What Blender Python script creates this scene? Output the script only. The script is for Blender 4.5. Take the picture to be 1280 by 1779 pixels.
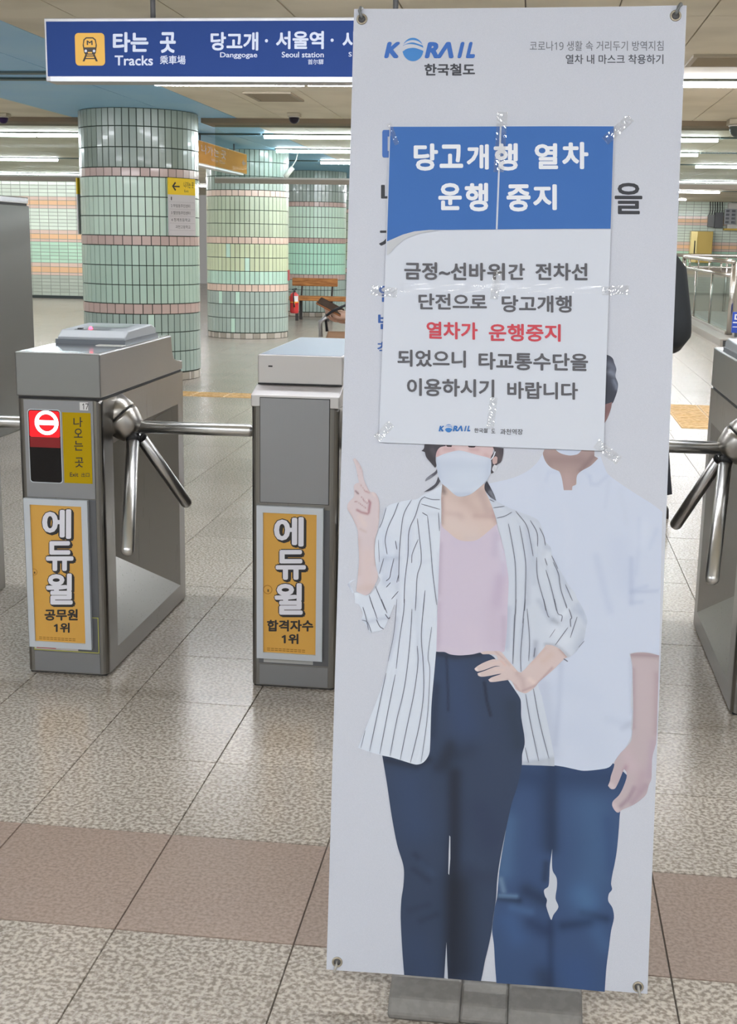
import bpy, bmesh, math, random
from mathutils import Vector, Matrix
from mathutils.geometry import delaunay_2d_cdt

random.seed(7)
scene = bpy.context.scene
for o in list(bpy.data.objects):
    bpy.data.objects.remove(o)
C = scene.collection

# ------------------------------------------------------------------ camera
cam_d = bpy.data.cameras.new('camera')
cam = bpy.data.objects.new('camera', cam_d)
C.objects.link(cam)
FWD = Vector((-0.1216004, 0.9695916, -0.2123806))
RGT = Vector((0.9916037, 0.1281512, 0.0173032))
UPV = Vector((-0.0439939, 0.2084933, 0.9770338))
cam.matrix_world = Matrix(((RGT.x, UPV.x, -FWD.x, 0), (RGT.y, UPV.y, -FWD.y, 0), (RGT.z, UPV.z, -FWD.z, 1.41462), (0, 0, 0, 1)))
cam_d.sensor_fit = 'VERTICAL'
cam_d.sensor_height = 24.0
cam_d.lens = 2188.943 / 1779.0 * 24.0
cam_d.clip_start = 0.02
scene.camera = cam

# ------------------------------------------------------------------ world, exposure
world = bpy.data.worlds.new('station_air')
scene.world = world
world.use_nodes = True
world.node_tree.nodes['Background'].inputs[0].default_value = (1.0, 0.98, 0.94, 1)
world.node_tree.nodes['Background'].inputs[1].default_value = 0.25
scene.view_settings.view_transform = 'Standard'
scene.view_settings.look = 'None'
scene.view_settings.gamma = 1.0
scene.view_settings.use_curve_mapping = False
scene.view_settings.exposure = 0.0
TUBE_POWER = 62.0          # emission of the fluorescent tubes

# ------------------------------------------------------------------ helpers
def lin1(c):
    c = c / 255.0
    return c / 12.92 if c <= 0.04045 else ((c + 0.055) / 1.055) ** 2.4
def lin(rgb, k=1.0):
    v = [lin1(c) * k for c in rgb]
    t = max(v)
    return tuple(c * 0.9 / t for c in v) if t > 0.9 else tuple(v)
PRINT_K = 1.02

PRINT_TINT = (0.92, 0.965, 1.0)
def plin(rgb):
    return tuple(a * b for a, b in zip(lin(rgb, PRINT_K), PRINT_TINT))

def tag(o, label=None, cat=None, group=None, kind=None):
    if label: o['label'] = label
    if cat: o['category'] = cat
    if group: o['group'] = group
    if kind: o['kind'] = kind
    return o

def link(name, me, parent=None, loc=(0, 0, 0), m=None):
    o = bpy.data.objects.new(name, me)
    C.objects.link(o)
    o.location = loc
    if parent is not None:
        o.parent = parent
    if m is not None and me is not None and not me.materials:
        me.materials.append(m)
    return o

def empty(name, loc, label=None, cat=None, group=None, kind=None):
    o = bpy.data.objects.new(name, None)
    o.empty_display_size = 0.1
    C.objects.link(o)
    o.location = loc
    return tag(o, label, cat, group, kind)

def two_sided(name, front, nu, nv, back_shift, m, parent):
    """thin sheet: smooth front and back grids with a separate flat rim. front: row-major (nu+1)x(nv+1) points"""
    n = len(front); bs_ = Vector(back_shift)
    v = [Vector(p) for p in front] + [Vector(p) + bs_ for p in front]
    f = []
    for j in range(nv):
        for i in range(nu):
            a = j * (nu + 1) + i
            f.append((a, a + nu + 1, a + nu + 2, a + 1)); f.append((n + a, n + a + 1, n + a + nu + 2, n + a + nu + 1))
    smooth = [True] * len(f)
    loop = [i for i in range(nu + 1)] + [j * (nu + 1) + nu for j in range(1, nv + 1)] + [nv * (nu + 1) + i for i in range(nu - 1, -1, -1)] + [j * (nu + 1) for j in range(nv - 1, 0, -1)]
    b = len(v)
    for k in loop: v += [v[k].copy(), v[n + k].copy()]
    for k in range(len(loop)):
        k2 = (k + 1) % len(loop); f.append((b + 2 * k, b + 2 * k2, b + 2 * k2 + 1, b + 2 * k + 1))
    smooth += [False] * len(loop)
    me = bpy.data.meshes.new(name); me.from_pydata([tuple(p) for p in v], [], f); me.update()
    me.polygons.foreach_set('use_smooth', smooth)
    return link(name, me, parent, m=m)

def mesh(name, v, f, smooth=False):
    me = bpy.data.meshes.new(name)
    me.from_pydata([tuple(p) for p in v], [], f)
    me.update()
    if smooth:
        me.polygons.foreach_set('use_smooth', [True] * len(me.polygons))
    return me

def bm_mesh(name, bm, smooth=False):
    bmesh.ops.recalc_face_normals(bm, faces=bm.faces[:])
    me = bpy.data.meshes.new(name)
    bm.to_mesh(me)
    bm.free()
    if smooth:
        me.polygons.foreach_set('use_smooth', [True] * len(me.polygons))
    return me

def add_box(bm, a, b):
    vs = [bm.verts.new((x, y, z)) for x in (a[0], b[0]) for y in (a[1], b[1]) for z in (a[2], b[2])]
    for q in ((0, 1, 3, 2), (4, 6, 7, 5), (0, 4, 5, 1), (2, 3, 7, 6), (0, 2, 6, 4), (1, 5, 7, 3)):
        bm.faces.new([vs[i] for i in q])
    return vs

def box(name, a, b, m, parent=None, bevel=0.0, seg=2):
    bm = bmesh.new()
    add_box(bm, a, b)
    if bevel:
        bmesh.ops.bevel(bm, geom=bm.edges[:], offset=bevel, segments=seg, affect='EDGES', profile=0.5)
    return link(name, bm_mesh(name, bm), parent, m=m)

def boxes(name, lst, m, parent=None):
    bm = bmesh.new()
    for a, b in lst:
        add_box(bm, a, b)
    return link(name, bm_mesh(name, bm), parent, m=m)

def prism(name, prof, axis, lo, hi, m, parent=None, bevel=0.0):
    """prof: 2D outline; axis 'x','y','z' is the extrusion axis"""
    bm = bmesh.new()
    def P(p, t):
        if axis == 'x': return (t, p[0], p[1])
        if axis == 'y': return (p[0], t, p[1])
        return (p[0], p[1], t)
    a = [bm.verts.new(P(p, lo)) for p in prof]
    b = [bm.verts.new(P(p, hi)) for p in prof]
    n = len(prof)
    bm.faces.new(a); bm.faces.new(b[::-1])
    for i in range(n):
        bm.faces.new((a[i], a[(i + 1) % n], b[(i + 1) % n], b[i]))
    if bevel:
        bmesh.ops.bevel(bm, geom=bm.edges[:], offset=bevel, segments=2, affect='EDGES', profile=0.5)
    return link(name, bm_mesh(name, bm), parent, m=m)

def sweep(bm, pts, rad, seg=12, round_end=False):
    """tube along pts with radius list"""
    pts = [Vector(p) for p in pts]
    if not isinstance(rad, (list, tuple)): rad = [rad] * len(pts)
    pts = list(pts); rad = list(rad)
    if round_end:
        d = (pts[-1] - pts[-2]).normalized(); r = rad[-1]; e = pts[-1].copy()
        pts[-1] = e - d * r
        for k in (0.35, 0.65, 0.88, 0.985):
            pts.append(e - d * r + d * r * k); rad.append(r * math.sqrt(1 - k * k))
    rings = []
    ref = Vector((0.13, 0.31, 0.94)).normalized()
    for i, p in enumerate(pts):
        t = (pts[min(i + 1, len(pts) - 1)] - pts[max(i - 1, 0)]).normalized()
        if abs(t.dot(ref)) > 0.97: ref = Vector((0.9, 0.2, 0.1)).normalized()
        u = (ref - t * ref.dot(t)).normalized(); w = t.cross(u)
        rings.append([bm.verts.new(p + (u * math.cos(2 * math.pi * k / seg) + w * math.sin(2 * math.pi * k / seg)) * rad[i]) for k in range(seg)])
    for a, b in zip(rings, rings[1:]):
        for k in range(seg):
            bm.faces.new((a[k], a[(k + 1) % seg], b[(k + 1) % seg], b[k]))
    bm.faces.new(rings[0][::-1]); bm.faces.new(rings[-1])

def tube(name, pts, rad, m, parent=None, seg=12, round_end=False):
    bm = bmesh.new()
    sweep(bm, pts, rad, seg, round_end)
    return link(name, bm_mesh(name, bm, True), parent, m=m)

def lathe(name, prof, m, parent=None, seg=24, axis=None, at=(0, 0, 0), smooth=True):
    """prof (r,h) revolved about axis direction through at"""
    ax = Vector(axis or (0, 0, 1)).normalized()
    u = ax.orthogonal().normalized(); w = ax.cross(u); at = Vector(at)
    bm = bmesh.new(); rings = []
    for r, h in prof:
        rings.append([bm.verts.new(at + ax * h + (u * math.cos(2 * math.pi * k / seg) + w * math.sin(2 * math.pi * k / seg)) * max(r, 1e-5)) for k in range(seg)])
    for a, b in zip(rings, rings[1:]):
        for k in range(seg):
            bm.faces.new((a[k], a[(k + 1) % seg], b[(k + 1) % seg], b[k]))
    bm.faces.new(rings[0][::-1]); bm.faces.new(rings[-1])
    return link(name, bm_mesh(name, bm, smooth), parent, m=m)

def loft(bm, secs, seg=20, power=2.0):
    """secs: (z, cx, cy, rx, ry) ellipse sections"""
    rings = []
    for z, cx, cy, rx, ry in secs:
        ring = []
        for k in range(seg):
            a = 2 * math.pi * k / seg
            c, s = math.cos(a), math.sin(a)
            ring.append(bm.verts.new((cx + rx * math.copysign(abs(c) ** (2 / power), c), cy + ry * math.copysign(abs(s) ** (2 / power), s), z)))
        rings.append(ring)
    for a, b in zip(rings, rings[1:]):
        for k in range(seg):
            bm.faces.new((a[k], a[(k + 1) % seg], b[(k + 1) % seg], b[k]))
    bm.faces.new(rings[0][::-1]); bm.faces.new(rings[-1])

# ------------------------------------------------------------------ materials
MATS = {}
def mat(name, rgb, rough=0.5, metal=0.0, spec=0.5, k=1.0, coat=0.0):
    if name in MATS: return MATS[name]
    m = bpy.data.materials.new(name)
    m.use_nodes = True
    b = m.node_tree.nodes['Principled BSDF']
    b.inputs['Base Color'].default_value = (*lin(rgb, k), 1)
    b.inputs['Roughness'].default_value = rough
    b.inputs['Metallic'].default_value = metal
    b.inputs['Specular IOR Level'].default_value = spec
    b.inputs['Coat Weight'].default_value = coat
    MATS[name] = m
    return m

def N(m, t, **kw):
    n = m.node_tree.nodes.new(t)
    for k, v in kw.items(): setattr(n, k, v)
    return n
def L(m, a, b): m.node_tree.links.new(a, b)
def bsdf(m): return m.node_tree.nodes['Principled BSDF']

def speckle(m, c1, c2, scale, k=1.0, bump=0.0, detail=3.0, lo=0.42, hi=0.58, rnd=0.0, big=0.0):
    """two-tone noise colour in world position, optional per-object variation"""
    geo = N(m, 'ShaderNodeNewGeometry')
    nz = N(m, 'ShaderNodeTexNoise'); nz.inputs['Scale'].default_value = scale; nz.inputs['Detail'].default_value = detail
    L(m, geo.outputs['Position'], nz.inputs['Vector'])
    rp = N(m, 'ShaderNodeValToRGB')
    rp.color_ramp.elements[0].position = lo; rp.color_ramp.elements[0].color = (*lin(c1, k), 1)
    rp.color_ramp.elements[1].position = hi; rp.color_ramp.elements[1].color = (*lin(c2, k), 1)
    L(m, nz.outputs['Fac'], rp.inputs['Fac'])
    out = rp.outputs['Color']
    if big:
        n2 = N(m, 'ShaderNodeTexNoise'); n2.inputs['Scale'].default_value = 1.7; n2.inputs['Detail'].default_value = 2
        L(m, geo.outputs['Position'], n2.inputs['Vector'])
        mr = N(m, 'ShaderNodeMapRange'); mr.inputs['From Min'].default_value = 0.3; mr.inputs['From Max'].default_value = 0.7
        mr.inputs['To Min'].default_value = 1 - big; mr.inputs['To Max'].default_value = 1 + big
        L(m, n2.outputs['Fac'], mr.inputs['Value'])
        mx = N(m, 'ShaderNodeMix', data_type='RGBA', blend_type='MULTIPLY'); mx.inputs['Factor'].default_value = 1
        L(m, out, mx.inputs['A']); L(m, mr.outputs['Result'], mx.inputs['B']); out = mx.outputs['Result']
    if rnd:
        oi = N(m, 'ShaderNodeObjectInfo')
        mr = N(m, 'ShaderNodeMapRange'); mr.inputs['To Min'].default_value = 1 - rnd; mr.inputs['To Max'].default_value = 1 + rnd
        L(m, oi.outputs['Random'], mr.inputs['Value'])
        mx = N(m, 'ShaderNodeMix', data_type='RGBA', blend_type='MULTIPLY'); mx.inputs['Factor'].default_value = 1
        L(m, out, mx.inputs['A']); L(m, mr.outputs['Result'], mx.inputs['B']); out = mx.outputs['Result']
    L(m, out, bsdf(m).inputs['Base Color'])
    if bump:
        bp = N(m, 'ShaderNodeBump'); bp.inputs['Strength'].default_value = bump; bp.inputs['Distance'].default_value = 0.002
        L(m, nz.outputs['Fac'], bp.inputs['Height']); L(m, bp.outputs['Normal'], bsdf(m).inputs['Normal'])
    return m

def emissive(name, rgb, strength):
    if name in MATS: return MATS[name]
    m = mat(name, rgb, 0.4)
    b = bsdf(m)
    b.inputs['Emission Color'].default_value = (*lin(rgb), 1)
    b.inputs['Emission Strength'].default_value = strength
    return m

def steel(name, rgb, rough, along, k=1.0):
    """brushed stainless steel; along = object axis of the grain (0,1,2)"""
    if name in MATS: return MATS[name]
    m = mat(name, rgb, rough, 1.0, k=k)
    tc = N(m, 'ShaderNodeTexCoord'); mp = N(m, 'ShaderNodeMapping')
    sc = [260.0, 260.0, 260.0]; sc[along] = 3.0
    mp.inputs['Scale'].default_value = sc
    nz = N(m, 'ShaderNodeTexNoise'); nz.inputs['Scale'].default_value = 1.0; nz.inputs['Detail'].default_value = 2
    L(m, tc.outputs['Object'], mp.inputs['Vector']); L(m, mp.outputs['Vector'], nz.inputs['Vector'])
    mr = N(m, 'ShaderNodeMapRange'); mr.inputs['To Min'].default_value = rough - 0.02; mr.inputs['To Max'].default_value = rough + 0.03
    L(m, nz.outputs['Fac'], mr.inputs['Value']); L(m, mr.outputs['Result'], bsdf(m).inputs['Roughness'])
    return m

def painted(name):
    """flat print: colour comes from the mesh's own colour layer"""
    if name in MATS: return MATS[name]
    m = mat(name, (200, 200, 200), 0.55, spec=0.25)
    at = N(m, 'ShaderNodeAttribute'); at.attribute_name = 'Col'
    L(m, at.outputs['Color'], bsdf(m).inputs['Base Color'])
    return m

STEEL = steel('brushed_steel', (132, 130, 127), 0.28, 2)
STEEL_H = steel('brushed_steel_lid', (146, 147, 148), 0.30, 0)
STEEL_PANEL = steel('satin_panel', (150, 151, 154), 0.5, 2)
STEEL_TOP = mat('polished_steel_top', (205, 207, 210), 0.16, 1.0)
CHROME = mat('satin_tube', (214, 214, 214), 0.3, 1.0)
HUB = mat('hub_steel', (178, 175, 170), 0.32, 1.0)
ALU = mat('anodised_aluminium', (196, 202, 210), 0.42, 0.35, k=1.1)
DARK = mat('black_gap', (28, 28, 30), 0.6)
WHITE_P = mat('white_paint', (225, 225, 225), 0.5)
GREY_P = mat('grey_plastic', (128, 126, 124), 0.5, k=1.25)
YELLOW = mat('yellow_film', (232, 196, 30), 0.45, k=1.15)
INK = mat('black_ink', (44, 42, 44), 0.6)

# ------------------------------------------------------------------ writing
TMP = bpy.data.scenes.new('tmp_glyphs')
GLY = {}
def glyphs(body):
    if body in GLY: return GLY[body]
    cu = bpy.data.curves.new('txt', 'FONT')
    cu.body = body
    cu.resolution_u = 3
    cu.fill_mode = 'FRONT'
    ob = bpy.data.objects.new('txt', cu)
    TMP.collection.objects.link(ob)
    vl = TMP.view_layers[0]
    vl.update()
    me = ob.evaluated_get(vl.depsgraph).to_mesh()
    v = [(p.co.x, p.co.y) for p in me.vertices]
    f = [tuple(p.vertices) for p in me.polygons]
    bpy.data.objects.remove(ob)
    bpy.data.curves.remove(cu)
    GLY[body] = (v, f)
    return v, f

def fit_text(body, q, bold=0.0):
    """glyph outlines fitted into the parallelogram q = (bottom-left, bottom-right, top-left);
    bold strokes are the union of slightly shifted copies. Returns (x, y, layer) and faces"""
    v, f = glyphs(body)
    x0 = min(p[0] for p in v) - bold; x1 = max(p[0] for p in v) + bold
    y0 = min(p[1] for p in v) - bold; y1 = max(p[1] for p in v) + bold
    (ax, ay), (bx, by), (cx, cy) = q
    sh = [(0.0, 0.0)]
    if bold > 0:
        n = 8 if bold > 0.02 else 6
        sh += [(bold * math.cos(2 * math.pi * k / n), bold * math.sin(2 * math.pi * k / n)) for k in range(n)]
    out = []; fo = []
    for k, (ox, oy) in enumerate(sh):
        b = len(out)
        for x, y in v:
            s = (x + ox - x0) / (x1 - x0); t = (y + oy - y0) / (y1 - y0)
            out.append((ax + s * (bx - ax) + t * (cx - ax), ay + s * (by - ay) + t * (cy - ay), k))
        fo += [tuple(i + b for i in q2) for q2 in f]
    return out, fo

def text_on(name, body, q, place, m, parent, bold=0.0, dx=0.0, dy=0.0):
    v, f = fit_text(body, q, bold)
    (x, y, _) = v[0]
    e = max(abs(q[1][0] - q[0][0]), 1e-3)
    p0 = Vector(place(x, y)); nn = (Vector(place(x + e, y)) - p0).cross(Vector(place(x, y + e)) - p0).normalized()
    return link(name, mesh(name, [Vector(place(x + dx, y + dy)) + nn * (0.000012 * k) for x, y, k in v], f), parent, m=m)

# ------------------------------------------------------------------ data traced for flat print (banner millimetres / face metres)
SHAPES = [
 ('printed_jeans',(60, 80, 116),1,[347.6, -1386.0, 389.5, -1383.6, 415.6, -1382.1, 472.8, -1378.8, 519.3, -1373.5, 548.5, -1395.6, 544.9, -1435.6, 538.1, -1462.6, 536.8, -1494.5, 534.5, -1537.3, 531.1, -1564.1, 528.3, -1580.3, 526.4, -1599.1, 528.6, -1609.7, 523.2, -1618.1, 522.4, -1631.5, 530.7, -1644.3, 534.0, -1662.7, 529.7, -1687.1, 527.0, -1719.5, 523.7, -1757.3, 522.3, -1802.6, 425.3, -1801.0, 322.2, -1802.0, 318.4, -1767.6, 315.0, -1729.9, 310.9, -1703.1, 312.2, -1678.6, 314.6, -1656.8, 318.0, -1637.7, 320.3, -1589.0, 328.6, -1521.2, 339.0, -1440.0],[([410.2, -1390.4, 416.0, -1539.7],13.2,(34, 42, 60),0.60),([398.8, -1423.1, 405.2, -1529.6],17.4,(38, 50, 76),0.40),([486.4, -1465.8, 498.9, -1523.6, 495.7, -1577.2],41.1,(74, 102, 140),0.56),([330.4, -1496.9, 328.2, -1588.4],20.3,(80, 108, 144),0.64),([351.0, -1407.2, 515.2, -1402.9],24.4,(42, 58, 88),0.64),([442.1, -1684.1, 488.9, -1674.6],10.7,(34, 48, 76),0.68),([477.8, -1656.0, 519.8, -1665.1],9.1,(34, 46, 72),0.68),([319.4, -1639.8, 359.2, -1643.4],6.6,(30, 40, 60),0.72),([371.7, -1623.2, 406.4, -1639.6],16.1,(36, 46, 68),0.68),([381.7, -1684.4, 408.4, -1696.0],16.1,(38, 50, 80),0.64),([482.2, -1634.3, 476.7, -1626.6],26.5,(80, 114, 156),0.64),([418.4, -1679.1, 423.1, -1797.4],7.4,(36, 48, 76),0.56),([408.9, -1782.3, 412.0, -1795.6],20.3,(40, 46, 62),0.56),([346.4, -1657.3, 380.9, -1662.9],8.2,(80, 108, 148),0.48),([342.0, -1681.9, 356.2, -1710.6],22.4,(70, 98, 144),0.40),([515.5, -1479.9, 526.8, -1575.1],9.9,(52, 74, 116),0.48),([505.1, -1691.6, 519.0, -1714.7],18.2,(74, 104, 146),0.40),([323.5, -1604.9, 329.5, -1626.1],4.9,(120, 145, 172),0.64),([321.9, -1636.1, 353.6, -1635.2],4.1,(110, 138, 170),0.64),([468.7, -1766.9, 482.7, -1792.8],34.8,(54, 80, 128),0.40),([406.6, -1569.8, 405.0, -1599.4],7.4,(30, 38, 56),0.56)]),
 ('printed_gap',(196, 198, 206),1,[416.6, -1541.0, 413.5, -1572.0, 413.2, -1593.5, 412.0, -1612.3, 404.4, -1619.6, 406.1, -1630.2, 410.3, -1638.0, 409.4, -1650.1, 418.2, -1673.7, 420.3, -1674.9, 423.1, -1665.3, 431.7, -1649.9, 425.9, -1634.2, 427.7, -1611.3, 426.4, -1595.2, 418.8, -1582.3, 416.9, -1563.7],[]),
 ('printed_man_shirt',(203, 208, 224),1,[373.5, -808.4, 362.6, -826.0, 344.5, -842.3, 316.5, -855.7, 277.6, -865.8, 273.1, -889.3, 323.7, -959.5, 319.1, -1085.8, 329.1, -1132.4, 340.0, -1240.5, 379.5, -1347.4, 413.0, -1385.8, 415.6, -1384.9, 433.1, -1386.5, 451.0, -1389.5, 468.8, -1391.6, 495.2, -1387.8, 514.5, -1382.2, 524.6, -1369.0, 541.3, -1346.4, 547.9, -1333.4, 552.6, -1320.5, 553.2, -1313.3, 551.3, -1308.0, 551.6, -1293.6, 552.7, -1275.5, 549.7, -1264.9, 549.6, -1239.7, 549.8, -1198.5, 547.5, -1186.0, 543.1, -1170.1, 548.6, -1167.7, 566.0, -1165.8, 583.5, -1166.8, 597.1, -1170.4, 596.2, -1109.2, 593.6, -982.6, 592.6, -909.1, 591.8, -907.2, 573.0, -893.6, 544.5, -876.9, 512.4, -856.6, 492.6, -842.1, 485.1, -827.3, 478.3, -810.6, 470.5, -812.6, 445.0, -835.6, 436.7, -848.3, 437.2, -862.6, 429.4, -866.4, 428.8, -873.5, 413.8, -874.0, 409.5, -852.7, 404.6, -840.4, 388.5, -832.9, 379.3, -823.3],[([477.2, -994.9, 495.5, -1060.3, 505.4, -1092.0],7.8,(178, 186, 210),0.34),([516.6, -970.2, 533.3, -1040.9],21.4,(190, 197, 218),0.32),([540.4, -996.1, 543.4, -1076.2],5.6,(160, 170, 200),0.34),([551.5, -921.0, 553.3, -968.9, 550.1, -1022.4],4.1,(184, 192, 214),0.34),([542.5, -1053.9, 570.1, -1044.8],3.6,(172, 182, 208),0.38),([542.7, -1056.9, 594.8, -1051.7],3.6,(160, 170, 198),0.38),([543.4, -1076.2, 562.5, -1073.6],3.9,(168, 178, 204),0.34),([583.6, -941.1, 572.6, -973.5],4.4,(178, 188, 212),0.29),([562.4, -933.0, 558.4, -965.1],12.9,(214, 218, 232),0.34),([494.9, -855.4, 489.6, -903.6],4.1,(188, 194, 212),0.29),([516.4, -870.7, 529.1, -930.6],5.6,(194, 199, 214),0.25),([459.5, -847.6, 462.7, -861.7, 474.1, -861.4, 492.7, -844.8],3.6,(176, 184, 208),0.38),([448.6, -838.2, 460.4, -847.6],3.6,(188, 196, 218),0.34),([465.9, -829.6, 488.8, -834.3],11.5,(192, 200, 222),0.25),([380.5, -857.2, 385.2, -841.0, 406.4, -840.4],4.1,(182, 190, 214),0.38),([361.9, -832.8, 374.1, -875.3],9.0,(196, 202, 220),0.29),([413.9, -902.6, 425.8, -937.9, 426.6, -1009.4],7.8,(210, 213, 226),0.21),([355.6, -854.4, 303.2, -881.2, 340.2, -923.0],32.8,(210, 212, 224),0.23),([420.4, -1196.7, 419.6, -1272.7, 415.1, -1345.4],5.6,(168, 176, 200),0.36),([421.9, -1238.2, 482.6, -1251.4],18.6,(190, 197, 216),0.21),([449.9, -1325.3, 485.9, -1341.4],27.1,(182, 190, 210),0.21),([389.9, -1238.0, 400.7, -1291.8, 410.4, -1363.8],15.8,(165, 171, 190),0.36),([507.6, -1292.3, 552.0, -1302.5],8.4,(180, 188, 208),0.29),([536.4, -1308.8, 551.8, -1297.2],5.6,(150, 156, 178),0.25),([485.5, -1364.0, 521.0, -1367.4],18.6,(196, 202, 216),0.25),([545.6, -1180.7, 551.1, -1279.2],3.9,(170, 176, 196),0.29),([445.2, -1230.6, 483.2, -1300.8],35.6,(196, 203, 220),0.21)]),
 ('printed_man_neck',(170, 146, 142),1,[375.8, -800.3, 373.5, -809.2, 379.3, -823.3, 388.5, -832.9, 397.5, -837.1, 404.6, -840.4, 409.5, -852.7, 413.8, -874.0, 428.8, -873.5, 429.4, -866.4, 435.4, -862.6, 436.6, -846.5, 445.0, -837.4, 460.5, -828.0, 474.0, -813.8, 466.9, -810.1, 466.4, -798.6],[([389.7, -817.7, 442.6, -817.9],10.1,(150, 126, 126),0.64),([419.2, -852.4, 423.4, -871.9],12.9,(186, 160, 158),0.64),([465.1, -810.1, 443.3, -837.4],5.6,(130, 108, 112),0.64),([375.1, -805.6, 386.6, -830.3],5.0,(150, 128, 128),0.56)]),
 ('printed_man_mask',(200, 206, 222),1,[396.1, -799.7, 443.7, -799.2, 439.5, -804.7, 435.2, -807.8, 422.9, -810.1, 410.5, -808.2, 401.6, -804.5],[]),
 ('printed_man_hair',(70, 72, 84),1,[470.7, -624.6, 483.8, -625.4, 492.7, -630.7, 496.3, -639.5, 500.4, -650.4, 499.4, -663.7, 504.4, -676.8, 503.6, -690.0, 499.8, -703.4, 495.8, -712.7, 489.3, -714.7, 474.1, -717.3],[([486.6, -641.9, 497.7, -648.3],5.9,(120, 124, 140),0.64),([489.3, -656.2, 499.3, -661.5],5.1,(150, 154, 170),0.64),([497.5, -672.5, 503.0, -685.6],4.1,(140, 146, 165),0.64),([483.9, -686.1, 493.2, -703.5],12.2,(52, 54, 64),0.48)]),
 ('printed_man_ear',(140, 108, 108),1,[474.1, -717.3, 483.8, -714.8, 495.0, -710.6, 493.5, -722.3, 488.4, -739.0, 482.3, -750.7, 475.3, -750.4],[([491.5, -714.6, 487.7, -730.2],4.4,(120, 88, 90),0.56)]),
 ('printed_man_arm',(190, 173, 176),1,[545.2, -1170.4, 555.6, -1167.4, 574.8, -1166.5, 596.9, -1170.4, 597.4, -1225.7, 597.8, -1289.5, 597.9, -1330.6, 595.5, -1341.5, 591.8, -1359.7, 591.8, -1381.4, 591.6, -1399.4, 587.7, -1410.4, 583.9, -1426.9, 576.4, -1436.4, 562.7, -1448.1, 542.0, -1459.3, 535.2, -1465.1, 529.9, -1463.7, 523.3, -1454.1, 523.9, -1445.0, 534.0, -1433.5, 540.6, -1420.5, 546.9, -1400.2, 546.5, -1389.4, 541.8, -1383.3, 539.4, -1389.8, 536.3, -1399.0, 531.5, -1412.0, 526.5, -1421.3, 519.5, -1422.1, 514.0, -1416.6, 517.2, -1407.4, 518.6, -1398.2, 523.3, -1381.7, 525.4, -1368.9, 534.6, -1354.0, 544.7, -1342.6, 553.0, -1329.5, 554.1, -1311.4, 554.4, -1275.4, 551.7, -1225.3, 549.4, -1189.5],[([548.8, -1171.6, 595.9, -1171.2],5.0,(150, 126, 130),0.64),([594.6, -1205.2, 597.0, -1312.7],6.1,(170, 146, 152),0.64),([552.4, -1198.3, 556.5, -1305.9],4.1,(168, 146, 154),0.64),([593.4, -1330.9, 588.8, -1394.1],9.0,(178, 156, 170),0.64),([561.6, -1417.4, 551.8, -1437.9, 538.3, -1453.2],4.1,(150, 126, 138),0.68),([546.0, -1378.6, 542.8, -1386.0],4.4,(160, 124, 138),0.72),([574.6, -1391.4, 568.7, -1418.8],9.5,(180, 156, 166),0.56),([532.3, -1388.4, 526.1, -1410.5],6.1,(190, 166, 172),0.48),([545.2, -1355.2, 556.6, -1378.0],12.9,(200, 178, 184),0.64),([582.5, -1412.6, 559.1, -1444.7],7.3,(168, 144, 156),0.64),([519.2, -1414.5, 522.9, -1419.7],5.0,(214, 196, 198),0.72),([570.7, -1197.4, 574.5, -1295.9],15.8,(196, 178, 181),0.48),([525.9, -1452.1, 531.5, -1460.8],5.0,(214, 192, 194),0.64)]),
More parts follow.
